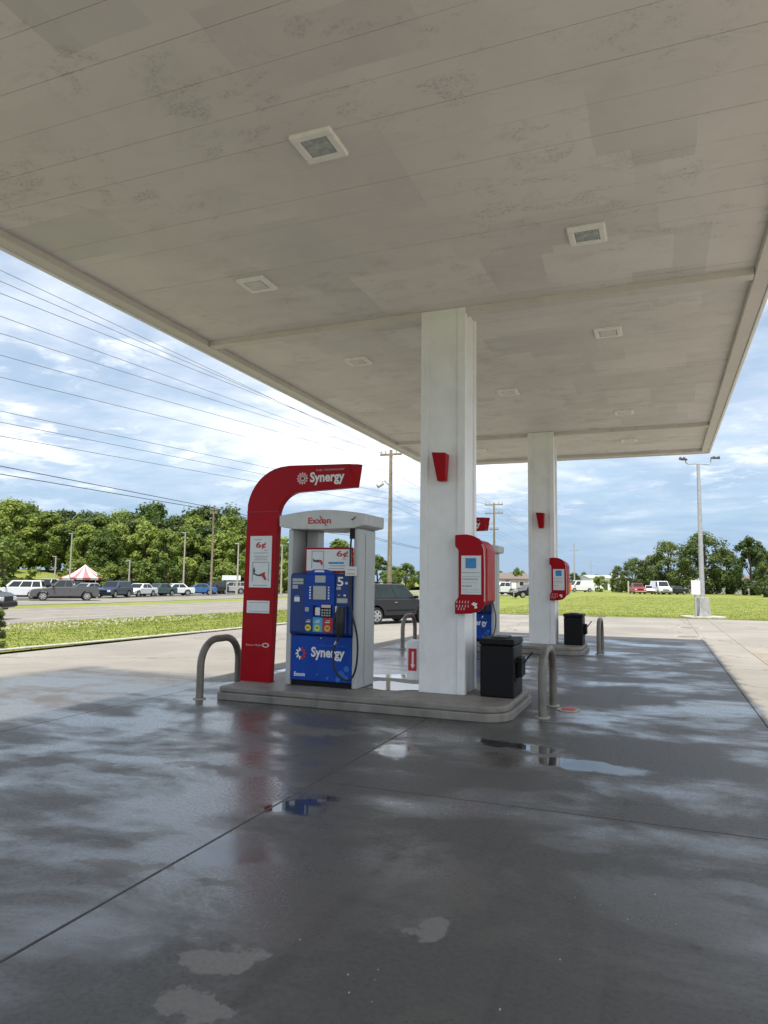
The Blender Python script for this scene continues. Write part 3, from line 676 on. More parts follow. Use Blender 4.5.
# red arch pylon
def arch(label):
    o = thing('arch_pylon', label, 'sign', (-5.15, 8.40, IZ), 0, 'red arch pylons over dispensers')
    lx = -0.247; rx_ = 0.205
    outer = [(lx-0.022, 0.0), (lx-0.008, 1.2), (lx+0.012, 2.28)]
    C = (0.38, 2.33); 
    for i in range(1, 10):
        a = math.pi - math.pi/2*i/10; outer.append((C[0]+0.62*math.cos(a), C[1]+0.62*math.sin(a)))
    outer += [(0.42, 2.955)]
    inner = [(0.62, 2.585)]
    C2 = (0.60, 2.24)
    for i in range(1, 9):
        a = math.pi/2 + math.pi/2*i/9; inner.append((C2[0]+0.345*math.cos(a), C2[1]+0.345*math.sin(a)))
    inner += [(0.258, 2.20), (0.238, 1.2), (rx_, 0.0)]
    front = outer + [(1.32, 2.935), (1.40, 2.62)] + inner
    back = outer + [(1.475, 2.935), (1.43, 2.62)] + inner
    MB().loft([(x, 0, z) for x, z in front], [(x, 0.11, z) for x, z in back]).build('arch_body', red_plastic, o, bevel=0.008)
    # joint between post and bend
    MB().box(-0.238, 0.262, -0.0035, -0.001, 2.318, 2.330).build('seam', mat('red_seam', (0.30, 0.01, 0.012), 0.4), o)
    s = lettering('Synergy', 0.745, 1.26, 2.665, 2.845, -0.001, ink_white, o, offset=0.032)
    lettering('FUEL TECHNOLOGY', 0.84, 1.26, 2.856, 2.880, -0.001, ink_pink, o)
    # starburst emblem: ring of petals
    e = MB()
    for i in range(12):
        a = 2*math.pi*i/12; c, s_ = math.cos(a), math.sin(a)
        e.add([(0.63+0.05*c-0.014*s_, -0.005, 2.765+0.05*s_+0.014*c), (0.63+0.05*c+0.014*s_, -0.005, 2.765+0.05*s_-0.014*c), (0.63+0.085*c+0.008*s_, -0.005, 2.765+0.085*s_-0.008*c), (0.63+0.085*c-0.008*s_, -0.005, 2.765+0.085*s_+0.008*c)], [(0, 1, 2, 3)])
    for i in range(16):
        a0, a1 = 2*math.pi*i/16, 2*math.pi*(i+1)/16
        e.add([(0.63+r*math.cos(a), -0.005, 2.765+r*math.sin(a)) for a, r in ((a0, .025), (a1, .025), (a1, .042), (a0, .042))], [(0, 1, 2, 3)])
    e.build('emblem', ink_pink, o)
    p = plate('poster', -0.165, 0.18, 1.275, 1.985, -0.002, paper, o)
    lettering('6¢', -0.07, 0.09, 1.80, 1.905, -0.0065, ink_red, p, offset=0.02)
    for z, a, b_ in ((1.78, 0.06, 0.12), (1.745, -0.10, 0.13), (1.70, -0.10, 0.13), (1.675, -0.08, 0.11), (1.65, -0.09, 0.12), (1.30, -0.1, 0.13), (1.93, -0.1, 0.02)):
        plate('print_line', a, b_, z, z+0.010, -0.0065, ink_grey if z < 1.9 else ink_grey, p, 0.001)
    fr = MB()
    for a in ((-0.12, 0.145, 1.615, 1.627), (-0.12, -0.108, 1.36, 1.614), (0.133, 0.145, 1.36, 1.614)): fr.box(a[0], a[1], -0.009, -0.006, a[2], a[3])
    fr.build('picture_frame', ink_grey, p)
    MB().prism_y([(-0.09, 1.56), (-0.07, 1.50), (-0.085, 1.47), (-0.02, 1.45), (0.05, 1.475), (0.085, 1.49), (0.08, 1.44), (0.06, 1.40), (0.04, 1.43), (-0.03, 1.43), (-0.10, 1.455), (-0.105, 1.52)], -0.009, -0.0065).build('printed_nozzle', ink_dark, p)
    MB().prism_y([(0.02, 1.46), (0.085, 1.475), (0.085, 1.44), (0.115, 1.385), (0.085, 1.375), (0.06, 1.42), (0.02, 1.435)], -0.0105, -0.009).build('printed_hand', ink_red, p)
    q = plate('sticker', -0.19, 0.168, 0.925, 1.095, -0.002, paper, o)
    plate('print_line', -0.15, 0.15, 1.065, 1.072, -0.0065, ink_grey, q, 0.001); plate('print_line', -0.15, 0.15, 0.945, 0.952, -0.0065, ink_grey, q, 0.001)
    lettering('Exxon Mobil', -0.18, 0.06, 0.478, 0.505, -0.001, ink_pink, o)
    r = MB()
    for i in range(20):
        a0, a1 = 2*math.pi*i/20, 2*math.pi*(i+1)/20
        r.add([(0.125+u*math.cos(a), -0.004, 0.495+v*math.sin(a)) for a, u, v in ((a0, .035, .018), (a1, .035, .018), (a1, .055, .032), (a0, .055, .032))], [(0, 1, 2, 3)])
    r.build('badge', ink_pink, o)
    MB().box(-0.275, 0.21, -0.004, 0.115, 0.0, 0.012).build('base_plate', red_plastic, o)
    return o
ar1 = arch('tall red curved arch pylon reaching over the near dispenser')
dup(ar1, (-0.10, DY, 0), 'red arch pylon over the far dispenser, mostly hidden by near column')

# dispenser
def dispenser(label):
    o = thing('fuel_dispenser', label, 'pump', (-4.16, 8.68, IZ), 0, 'fuel dispensers on the islands')
    F = -0.335
    # silver side posts with a slim front bead
    for s in (-1, 1):
        p = MB().box(*sorted((s*0.52, s*0.445)), -0.345, 0.24, 0.0, 2.07).build('side_post', silver, o, bevel=0.02)
        MB().box(*sorted((s*0.521, s*0.524)), -0.12, -0.11, 0.02, 2.0).build('panel_seam', ink_grey, p)
    # crowned cap
    P = [(-0.64, 2.10), (-0.645, 2.25)] + [(-0.645+1.27*i/12, 2.25+0.065*math.sin(math.pi*(i/12))) for i in range(1, 12)] + [(0.625, 2.25), (0.62, 2.10), (0.46, 2.065), (0.0, 2.05), (-0.44, 2.065)]
    cp = MB().prism_y(P, -0.39, 0.29).build('cap', grey_cap, o, bevel=0.015)
    lettering('Exxon', -0.20, 0.135, 2.13, 2.215, -0.391, ink_red, cp, offset=0.024)
    MB().prism_y([(0.06, 2.10), (0.075, 2.10), (-0.02, 2.235), (-0.035, 2.235)], -0.397, -0.392).build('crossed_stroke', ink_red, cp)
    MB().prism_y([(0.42, 2.185), (0.45, 2.165), (0.50, 2.21), (0.485, 2.215), (0.45, 2.185)], -0.397, -0.392).build('mark', ink_dark, cp)
    # lower cabinet
    lw = MB().box(-0.442, 0.442, F, 0.225, 0.075, 0.655).build('lower_door', blue_panel, o, bevel=0.006)
    MB().box(-0.44, 0.44, -0.30, 0.20, 0.0, 0.073).build('kick_plate', black_plastic, o)
    lettering('Synergy', -0.14, 0.345, 0.345, 0.515, F-0.001, ink_white, lw, offset=0.034)
    lettering('FUEL TECHNOLOGY', -0.02, 0.36, 0.525, 0.548, F-0.001, blue_pale, lw)
    lettering('Exxon', -0.385, -0.225, 0.125, 0.18, F-0.001, ink_white, lw, offset=0.03)
    e = MB(); e2 = MB()
    for i in range(10):
        a = 2*math.pi*i/10; c, s_ = math.cos(a), math.sin(a); tgt = e if c < 0.3 else e2
        tgt.add([(-0.29+u*c-v*s_, F-0.004, 0.42+u*s_+v*c) for u, v in ((0.035, -0.014), (0.075, -0.008), (0.085, 0.012), (0.04, 0.016))], [(0, 1, 2, 3)])
    e.build('emblem', ink_white, lw); e2.build('emblem', ink_red, lw)
    for cx, cz, r in ((0.30, 0.18, .05), (0.37, 0.25, .04), (0.25, 0.11, .035), (0.36, 0.13, .045), (0.10, 0.12, .02), (-0.05, 0.16, .015)):
        MB().prism_y([(cx+r*math.cos(a), cz+r*math.sin(a)) for a in [math.pi*i/3+.3 for i in range(6)]], F-0.003, F-0.001).build('printed_hexagon', blue_pale, lw)
    MB().disc((0.0, F-0.001, 0.63), 0.008, (0, -1, 0), 0.004, 10).build('lock', chrome, lw)
    # blue console, slightly proud
    cb = MB().prism_x([(F-0.03, 0.67), (F-0.055, 0.70), (F-0.055, 1.44), (F-0.03, 1.475), (0.20, 1.475), (0.20, 0.67)], -0.443, 0.443).build('console', blue_dark, o, bevel=0.012)
    CF_ = F-0.056
    def cpz(name, x0, x1, z0, z1, m, t=0.006, parent=cb, off=0.0): return plate(name, x0, x1, z0, z1, CF_-off, m, parent, t, 0)
    body = cpz('centre_panel', -0.215, 0.215, 0.695, 1.46, blue_panel, 0.022)
    MB().prism_y([(-0.20, 1.46), (0.20, 1.46), (0.17, 1.50), (0.08, 1.525), (-0.08, 1.525), (-0.17, 1.50)], CF_-0.03, CF_+0.05).build('console_crown', blue_panel, cb, bevel=0.008)
    MB().prism_y([(-0.075, 1.49), (0.075, 1.49), (0.06, 1.515), (-0.06, 1.515)], CF_-0.036, CF_-0.031).build('crown_label', ink_white, cb)
    b2 = CF_-0.022
    def onp(name, x0, x1, z0, z1, m, t=0.006, bev=0.0): return plate(name, x0, x1, z0, z1, b2, m, body, t, bev)
    onp('price_display', -0.065, 0.085, 1.355, 1.445, lcd); onp('screen_bezel', -0.115, 0.125, 1.115, 1.325, blue_dark, 0.008)
    plate('screen', -0.085, 0.10, 1.135, 1.31, b2-0.009, lcd, body, 0.003)
    for sx_ in (-0.135, 0.133):
        for i in range(5): onp('soft_key', sx_-0.010, sx_+0.012, 1.14+i*0.035, 1.162+i*0.035, ink_white, 0.006)
    onp('receipt_slot', -0.20, -0.145, 0.975, 1.03, lcd, 0.012); onp('card_reader', -0.05, 0.02, 0.93, 1.03, paper, 0.02, 0.004); onp('card_reader_hood', -0.075, -0.052, 0.92, 1.06, black_plastic, 0.03, 0.004)
    kp = onp('keypad', 0.03, 0.185, 0.905, 1.075, black_plastic, 0.014, 0.004)
    for i in range(4):
        for j in range(3): plate('key', 0.042+i*0.036, 0.066+i*0.036, 0.92+j*0.034, 0.942+j*0.034, b2-0.0145, ink_grey, kp, 0.003)
    onp('keypad_sticker', 0.04, 0.175, 1.03, 1.068, ink_pink, 0.016)
    for (x0, x1, m1, m2) in ((-0.215, -0.09, blue_dark, yellow), (-0.085, 0.055, cyan_panel, lime), (0.06, 0.20, ink_red, orange)):
        gpn = onp('grade_panel', x0, x1, 0.715, 0.90, m1, 0.004); c = (x0+x1)/2
        MB().disc((c, b2-0.0045, 0.765), 0.043, (0, -1, 0), 0.008, 18).build('grade_button', m2, gpn)
        MB().box(c-0.016, c+0.016, b2-0.0165, b2-0.0125, 0.762, 0.776).build('button_mark', ink_dark, gpn)
        plate('grade_print', c-0.035, c+0.03, 0.835, 0.848, b2-0.0045, ink_white, gpn, 0.001); plate('grade_print', c-0.02, c+0.035, 0.86, 0.868, b2-0.0045, ink_white, gpn, 0.001)
    for (x0, x1, z0, z1, m) in ((-0.41, -0.25, 1.37, 1.405, lcd), (-0.41, -0.25, 1.33, 1.362, lcd), (-0.41, -0.33, 1.27, 1.318, lcd), (-0.38, -0.30, 1.10, 1.16, ink_white), (-0.37, -0.31, 1.165, 1.18, cyan_panel)):
        cpz('sticker', x0, x1, z0, z1, m, 0.004)
    lettering('5', 0.245, 0.335, 1.31, 1.43, CF_-0.001, ink_white, cb, offset=0.02)
    plate('star_mark', 0.36, 0.395, 1.335, 1.365, CF_-0.001, ink_white, cb, 0.003)
    cpz('sticker', 0.235, 0.30, 1.265, 1.30, lcd, 0.004); cpz('sticker', 0.245, 0.395, 1.095, 1.155, lcd, 0.004); cpz('indicator', 0.34, 0.37, 1.18, 1.205, ink_white, 0.004); cpz('indicator', 0.26, 0.285, 1.185, 1.205, ink_grey, 0.004)
    # holster and nozzle
    MB().box(0.235, 0.40, CF_-0.05, CF_, 0.70, 1.06).build('holster', blue_dark, cb, bevel=0.015)
    nz = MB(); nz.tube([(0.325, CF_-0.075, 0.68), (0.33, CF_-0.09, 0.80), (0.335, CF_-0.085, 0.95), (0.33, CF_-0.06, 1.04)], [0.035, 0.058, 0.062, 0.05], 12)
    nz.tube([(0.29, CF_-0.10, 0.74), (0.27, CF_-0.125, 0.85), (0.29, CF_-0.115, 0.98)], 0.014, 8)
    nzo = nz.build('nozzle', black_rubber, o, smooth=True)
    plate('nozzle_sticker', 0.245, 0.275, 0.965, 1.055, CF_-0.051, paper, cb, 0.003)
    # hose from the mast at the top, looping down to the nozzle
    pts = [(0.43, -0.33, 2.02), (0.435, -0.40, 1.90), (0.44, -0.42, 1.70), (0.445, -0.43, 1.40), (0.47, -0.45, 1.05), (0.565, -0.46, 0.70), (0.575, -0.46, 0.42), (0.53, -0.455, 0.21), (0.43, -0.455, 0.125), (0.31, -0.455, 0.19), (0.25, -0.455, 0.30), (0.235, -0.455, 0.45), (0.26, -0.455, 0.56), (0.30, CF_-0.075, 0.63), (0.325, CF_-0.075, 0.70)]
    sp = []
    V = [Vector(p) for p in pts]
    for i in range(len(V)-1):
        p0, p1, p2, p3 = V[max(i-1, 0)], V[i], V[i+1], V[min(i+2, len(V)-1)]
        for j in range(5):
            t_ = j/5; sp.append(0.5*((2*p1)+(-p0+p2)*t_+(2*p0-5*p1+4*p2-p3)*t_*t_+(-p0+3*p1-3*p2+p3)*t_**3))
    sp.append(V[-1])
    MB().tube(sp, 0.0135, 8).build('hose', black_rubber, o, smooth=True)
    MB().tube([(0.262, -0.455, 0.565), (0.29, CF_-0.072, 0.61)], 0.019, 8).build('hose_swivel', chrome, o)
    MB().tube([(0.43, -0.36, 1.93), (0.43, -0.345, 2.07)], 0.032, 10).build('hose_mast', black_plastic, o, smooth=True)
    # price topper
    tp = MB().box(-0.25, 0.44, -0.36, -0.33, 1.48, 1.815).build('topper', red_plastic, o, bevel=0.006)
    fc = plate('topper_face', -0.225, 0.43, 1.51, 1.79, -0.361, paper, tp)
    lettering('6¢', 0.215, 0.385, 1.675, 1.775, -0.3655, ink_red, fc, offset=0.018)
    for (x0, x1, z0, z1, m) in ((0.10, 0.32, 1.60, 1.625, poster_blue), (0.12, 0.34, 1.57, 1.58, ink_grey), (0.10, 0.33, 1.535, 1.543, ink_grey), (0.30, 0.36, 1.652, 1.66, ink_grey)):
        plate('print_line', x0, x1, z0, z1, -0.3655, m, fc, 0.001)
    fr = MB()
    for a in ((-0.15, 0.03, 1.765, 1.773), (-0.15, -0.142, 1.54, 1.764), (0.022, 0.03, 1.54, 1.764)): fr.box(a[0], a[1], -0.369, -0.3655, a[2], a[3])
    fr.build('picture_frame', ink_grey, fc)
    MB().prism_y([(-0.13, 1.67), (-0.10, 1.65), (-0.05, 1.655), (0.0, 1.65), (0.015, 1.61), (-0.005, 1.58), (-0.02, 1.62), (-0.08, 1.62), (-0.125, 1.63)], -0.369, -0.3655).build('printed_nozzle', ink_dark, fc)
    MB().prism_y([(-0.04, 1.655), (0.0, 1.65), (0.018, 1.60), (0.005, 1.58), (-0.015, 1.62), (-0.04, 1.625)], -0.3705, -0.3692).build('printed_hand', ink_red, fc)
    tg = MB().box(0.38, 0.545, -0.445, -0.438, 1.445, 1.565).build('hanging_tag', paper, o)
    plate('tag_print', 0.40, 0.52, 1.465, 1.48, -0.4455, orange, tg, 0.001); plate('tag_print', 0.41, 0.51, 1.52, 1.528, -0.4455, ink_grey, tg, 0.001)
    # rear body core between the posts (back console)
    MB().box(-0.442, 0.442, 0.202, 0.255, 0.67, 1.47).build('rear_console', blue_dark, o, bevel=0.01)
    MB().box(-0.43, -0.26, 0.02, 0.22, 1.478, 2.062).build('vapour_mast', silver, o, bevel=0.01)
    return o
dp1 = dispenser('blue and silver fuel dispenser with price topper, on the near island')
dup(dp1, (0, DY, 0), 'fuel dispenser on the far island, mostly hidden behind the near column')

# red fill cap and small litter on the forecourt
g = G(566, 710)
o = thing('fill_cap', 'small red fill cap set in the ground by the right hoop', 'lid', (g.x+0.03, g.y, 0.0))
MB().disc((0, 0, 0.0005), 0.14, (0, 0, 1), 0.010, 24).build('ring', curb_conc, o)
MB().disc((0, 0, 0.011), 0.085, (0, 0, 1), 0.008, 24).build('lid', ink_red, o)
lit = MB()
for (x, y) in [(348, 975), (349, 993), (375, 980), (378, 970), (640, 915), (628, 920), (600, 905), (676, 925), (484, 885), (372, 1002), (700, 870), (500, 1010), (560, 960), (300, 940), (655, 895), (575, 898)]:
    g = G(x, y); s = R_.uniform(0.0015, 0.0032); lit.box(g.x-s, g.x+s, g.y-s*1.5, g.y+s*1.5, 0.0, s*1.2)
tag(lit.build('litter', white_weed), 'tiny pale crumbs and pebbles scattered on the wet concrete', 'litter', kind='stuff')

# ------------------------------------------------------------------ vehicles
def paint(name, c): return mat('paint_'+name, c, 0.30, vary=0.02, scale=1.0, coat=0.4)
def wheel_mesh(r, w):
    t = MB().tube([(0, -w/2, 0), (0, -w/2+0.03, 0), (0, w/2-0.03, 0), (0, w/2, 0)], [r*0.93, r, r, r*0.93], 20).mesh('tyre'); t.materials.append(black_rubber)
    b = MB(); b.disc((0, -w/2-0.004, 0), r*0.20, (0, -1, 0), 0.015, 10)
    for i in range(6):
        a = 2*math.pi*i/6; c, s = math.cos(a), math.sin(a)
        b.add([(r*.15*c-.04*s, -w/2-.012, r*.15*s+.04*c), (r*.15*c+.04*s, -w/2-.012, r*.15*s-.04*c), (r*.62*c+.055*s, -w/2-.008, r*.62*s-.055*c), (r*.62*c-.055*s, -w/2-.008, r*.62*s+.055*c)], [(0, 1, 2, 3)])
    b.tube([(0, -w/2-.002, 0), (0, -w/2-.010, 0)], [r*.66, r*.66], 20, False)
    n = 20
    for i in range(n):
        a0, a1 = 2*math.pi*i/n, 2*math.pi*(i+1)/n
        b.add([(q*math.cos(a), -w/2-.008, q*math.sin(a)) for a, q in ((a0, r*.58), (a1, r*.58), (a1, r*.68), (a0, r*.68))], [(0, 1, 2, 3)])
    m = b.mesh('rim'); m.materials.append(rim_mat)
    return t, m
WH = wheel_mesh(0.34, 0.22)
SPEC = {
 'sedan': dict(L=4.6, W=1.8, hood=0.82, belt=0.92, roof=1.45, cb=(-1.55, 1.0), ct=(-0.95, 0.25), deck=0.98, wb=(-1.38, 1.38), r=0.33, nose=0.70),
 'suv': dict(L=4.6, W=1.85, hood=1.02, belt=1.06, roof=1.70, cb=(-2.12, 1.05), ct=(-1.95, 0.40), deck=1.06, wb=(-1.35, 1.40), r=0.36, nose=0.92),
 'pickup': dict(L=5.5, W=1.95, hood=1.10, belt=1.16, roof=1.82, cb=(-0.70, 1.15), ct=(-0.50, 0.50), deck=1.16, wb=(-1.75, 1.72), r=0.39, nose=1.0),
 'van': dict(L=5.2, W=2.0, hood=1.15, belt=1.25, roof=2.2, cb=(-2.45, 1.7), ct=(-2.4, 1.05), deck=1.25, wb=(-1.5, 1.6), r=0.36, nose=1.0)}
def vehicle(kind, pm, loc, rz, label, cat, name, group=None, scale=1.0, detail=True, glass=None):
    S = SPEC[kind]; o = thing(name, label, cat, loc, rz, group); o.scale = (scale,)*3
    L, W, r = S['L'], S['W'], S['r']; gl = glass or glass_dark
    zb = 0.30; x0, x1 = -L/2, L/2
    def arc(cx):
        q = r+0.07; return [(cx+q*math.cos(a), max(zb, r+q*math.sin(a))) for a in [math.pi*i/8 for i in range(9)]]
    low = [(x1-0.06, zb), *[(x, z) for x, z in arc(S['wb'][1])], *[(x, z) for x, z in arc(S['wb'][0])], (x0+0.08, zb)]
    up = [(x0+0.01, zb+0.22), (x0+0.03, S['deck']-0.12), (x0+0.14, S['deck'])]
    if kind == 'pickup':
        up += [(S['cb'][0]-0.05, S['deck']), (S['cb'][0], S['belt'])]
    else: up += [(S['cb'][0], S['belt'])]
    up += [(S['cb'][1], S['belt']), (S['cb'][1]+0.15, S['hood']+0.01), (x1-0.25, S['nose']), (x1-0.06, S['nose']-0.12), (x1, zb+0.28)]
    poly = low + up
    h = W/2
    body = MB().prism_y(poly, -h, h).build('body', pm, o, bevel=0.05, seg=3)
    # cabin frame
    b0, b1 = S['cb']; t0, t1 = S['ct']; zr = S['roof']; zl = S['belt']-0.02; hi = h-0.05; ht = h-0.22
    cab = MB().hexa([(b0, -hi, zl), (b1, -hi, zl), (b1, hi, zl), (b0, hi, zl)], [(t0, -ht, zr), (t1, -ht, zr), (t1, ht, zr), (t0, ht, zr)]).build('cabin', pm, o, bevel=0.05, seg=3)
    # glass: windscreen, rear, side panes set proud of the frame
    def lerp(a, c, t_): return tuple(a[i]+(c[i]-a[i])*t_ for i in range(3))
    def pane(name_, A, B_, C_, D_, n_, u0, u1, v0, v1):
        q = [lerp(lerp(A, B_, u), lerp(D_, C_, u), v) for u, v in ((u0, v0), (u1, v0), (u1, v1), (u0, v1))]
        n_ = Vector(n_).normalized()
        MB().hexa([Vector(p)-n_*0.01 for p in q], [Vector(p)+n_*0.008 for p in q]).build(name_, gl, cab)
    A = (b1, -hi, zl); B_ = (b1, hi, zl); Ct = (t1, ht, zr); Dt = (t1, -ht, zr)
    pane('windscreen', A, B_, Ct, Dt, ((zr-zl), 0, (b1-t1)), 0.06, 0.94, 0.10, 0.90)
    pane('rear_window', (b0, hi, zl), (b0, -hi, zl), (t0, -ht, zr), (t0, ht, zr), (-(zr-zl), 0, (t0-b0)), 0.10, 0.90, 0.15, 0.88)
    nw = {'sedan': [(0.10, 0.47), (0.50, 0.88)], 'suv': [(0.04, 0.27), (0.30, 0.60), (0.63, 0.92)], 'pickup': [(0.06, 0.40), (0.44, 0.92)], 'van': [(0.72, 0.94)]}[kind]
    for s in (-1, 1):
        for u0, u1 in nw:
            pane('side_window', (b0, s*hi, zl), (b1, s*hi, zl), (t1, s*ht, zr), (t0, s*ht, zr), (0, s*(zr-zl), 0.17), u0, u1, 0.12, 0.86)
    # lights, grille, bumpers, plates
    for s in (-1, 1):
        MB().box(x1-0.10, x1+0.005, *sorted((s*(h-0.42), s*(h-0.09))), S['nose']-0.30, S['nose']-0.15).build('headlight', lamp_glass, o, bevel=0.02)
        MB().box(x0-0.005, x0+0.10, *sorted((s*(h-0.30), s*(h-0.07))), S['deck']-0.42, S['deck']-0.16).build('tail_light', tail_red, o, bevel=0.02)
        MB().box(b1-0.28, b1-0.12, *sorted((s*(h+0.01), s*(h+0.17))), S['belt']+0.01, S['belt']+0.14).build('mirror', black_plastic if kind != 'sedan' else pm, o, bevel=0.02)
        if detail:
            MB().box(-0.35, -0.20, *sorted((s*(h+0.003), s*(h+0.018))), S['belt']-0.16, S['belt']-0.13).build('door_handle', chrome, o)
            MB().box(S['wb'][0]+r+0.15, S['wb'][1]-r-0.15, *sorted((s*(h+0.002), s*(h+0.012))), 0.55, 0.60).build('trim_strip', black_plastic, o)
    MB().box(x1-0.03, x1+0.012, -h+0.48, h-0.48, S['nose']-0.34, S['nose']-0.13).build('grille', black_plastic, o, bevel=0.01)
    MB().box(x1-0.08, x1+0.05, -h+0.05, h-0.05, 0.36, 0.54).build('bumper', chrome if kind == 'pickup' else black_plastic, o, bevel=0.03)
    MB().box(x0-0.05, x0+0.08, -h+0.05, h-0.05, 0.38, 0.56).build('bumper', chrome if kind == 'pickup' else black_plastic, o, bevel=0.03)
    MB().box(x0+0.25, x1-0.3, -h+0.12, h-0.12, 0.22, 0.34).build('underbody', black_plastic, o)
    if kind == 'pickup':
        MB().box(x0+0.10, b0-0.10, -h+0.12, h-0.12, S['deck']-0.02, S['deck']+0.004).build('bed', black_plastic, o)
        for s in (-1, 1): MB().box(x0+0.03, b0-0.06, *sorted((s*(h-0.10), s*(h-0.005))), S['deck']+0.002, S['deck']+0.05).build('bed_rail', pm, o, bevel=0.01)
    if kind == 'suv' and detail:
        for s in (-1, 1): MB().tube([(t0+0.1, s*(ht-0.08), zr+0.05), (t1-0.15, s*(ht-0.08), zr+0.05)], 0.018, 6).build('roof_rail', black_plastic, o)
    for x in S['wb']:
        for s in (-1, 1):
            w = bpy.data.objects.new('wheel', None); COL.objects.link(w); w.parent = o; w.location = (x, s*(h-0.12), r); w.rotation_euler = (0, 0, 0 if s < 0 else math.pi); w.scale = (r/0.34,)*3
            for nm, me in (('tyre', WH[0]), ('rim', WH[1])):
                q = bpy.data.objects.new(nm, me); COL.objects.link(q); q.parent = w
    return o
P_white = paint('white', (0.72, 0.73, 0.74)); P_grey = paint('grey', (0.10, 0.10, 0.105)); P_dark = paint('dark', (0.010, 0.012, 0.016)); P_silver = paint('silver', (0.38, 0.39, 0.40))
P_blue = paint('blue', (0.03, 0.13, 0.34)); P_navy = paint('navy', (0.03, 0.05, 0.10)); P_red = paint('red', (0.30, 0.02, 0.025)); P_black = paint('black', (0.008, 0.008, 0.009)); P_green = paint('teal', (0.05, 0.10, 0.10))

# heading in the image plane: yaw of the picture's right direction
HR = math.atan2(CR.y, CR.x)
# dark SUV behind the dispensers
g = G(375, 624.5)
hd = HR + math.radians(42)
s_loc = Vector((1.35*math.cos(hd) - 0.80*math.sin(hd), 1.35*math.sin(hd) + 0.80*math.cos(hd), 0))*0.86
vehicle('suv', P_dark, (g.x+s_loc.x, g.y+s_loc.y, 0), hd, 'dark blue black SUV parked behind the near dispenser', 'car', 'parked_car', scale=0.86, glass=glass_green)
# dark car nosing in at the left edge, on the near road
g = G(-52, 614)
vehicle('suv', P_black, (g.x, g.y, -0.05), HR+math.radians(8), 'black car cut off by the left edge of the picture, on the road', 'car', 'parked_car')
LOT = -0.468
lot_grp = 'cars on the lot across the road'
cars = [  # kind, paint, px centre x, base y, heading relative to picture right (deg), label
 ('suv', P_white, 18, 599.0, 195, 'white SUV behind the dark grey pickup, at the left of the car lot'),
 ('pickup', P_grey, 64, 600.5, 208, 'dark grey pickup truck on the near edge of the car lot'),
 ('suv', P_navy, 114, 597.5, 262, 'dark SUV facing the road, right of the striped tent'),
 ('sedan', P_silver, 86, 596.5, 250, 'silver car half hidden behind the grey pickup'),
 ('sedan', P_white, 139, 596.5, 255, 'white car facing the road, first right of the dark SUV'),
 ('sedan', P_green, 158, 595.8, 245, 'dark teal car between two white cars on the lot'),
 ('sedan', P_white, 174, 595.5, 215, 'white low car just left of the blue car'),
 ('sedan', P_blue, 198, 594.8, 200, 'bright blue car on the lot, left of the red pylon'),
 ('suv', P_dark, 214, 594.0, 250, 'dark car squeezed between the blue car and the silver SUV'),
 ('suv', P_silver, 230, 593.6, 205, 'silver SUV nearest to the red arch pylon, under the white board'),
 ('suv', P_dark, 34, 593.0, 260, 'dark car in the back row, behind the white SUV'),
 ('pickup', P_silver, 48, 592.6, 265, 'silver truck in the back row, behind the grey pickup cab'),
 ('suv', P_white, 60, 591.6, 260, 'white SUV in the back row left of the tent'),
 ('sedan', P_dark, 76, 591.4, 255, 'dark sedan in the back row in front of the tent'),
 ('suv', P_silver, 96, 591.0, 262, 'grey SUV in the back row at the tent corner'),
 ('suv', P_white, 130, 590.6, 258, 'white SUV in the back row behind the dark SUV'),
 ('sedan', P_white, 148, 590.4, 255, 'white sedan in the back row behind the teal car'),
 ('suv', P_silver, 166, 590.0, 250, 'pale silver SUV in the back row behind the low white car'),
 ('suv', P_navy, 185, 590.0, 245, 'navy SUV in the back row behind the blue car'),
 ('sedan', P_red, 246, 592.5, 215, 'dark red car on the lot just behind the arch pylon'),
 ('suv', P_white, 262, 592.5, 215, 'white SUV on the lot seen between pylon and dispenser'),
 ('sedan', P_blue, 284, 591.5, 225, 'blue sedan on the lot beside the dispenser edge'),
 ('suv', P_dark, 6, 592.0, 258, 'dark SUV in the back row at the left edge'),
 ('sedan', P_silver, 22, 590.6, 255, 'silver sedan roof showing above the white SUV'),
 ('sedan', P_blue, 108, 590.2, 255, 'blue sedan in the back row right of the tent'),
 ('suv', P_black, 121, 592.6, 262, 'black SUV between the dark SUV and the first white car'),
 ('sedan', P_navy, 140, 589.6, 255, 'navy sedan far back between two white cars'),
 ('suv', P_white, 158, 589.4, 255, 'white SUV far back behind the teal car roof'),
 ('pickup', P_dark, 176, 589.4, 250, 'dark pickup truck far back behind the low white car'),
 ('suv', P_silver, 205, 589.6, 250, 'silver SUV far back behind the blue car'),
 ('sedan', P_white, 222, 589.8, 250, 'white sedan far back left of the white board'),
 ('suv', P_dark, 240, 589.6, 250, 'dark SUV far back right under the white board'),
]
for (k, pm, x, y, a, lab) in cars:
    g = G(x, y, LOT)
    vehicle(k, pm, g, HR+math.radians(a), lab, 'truck' if k == 'pickup' else 'car', 'lot_truck' if k == 'pickup' else 'lot_car', lot_grp, detail=False)
far_grp = 'vehicles beyond the field'
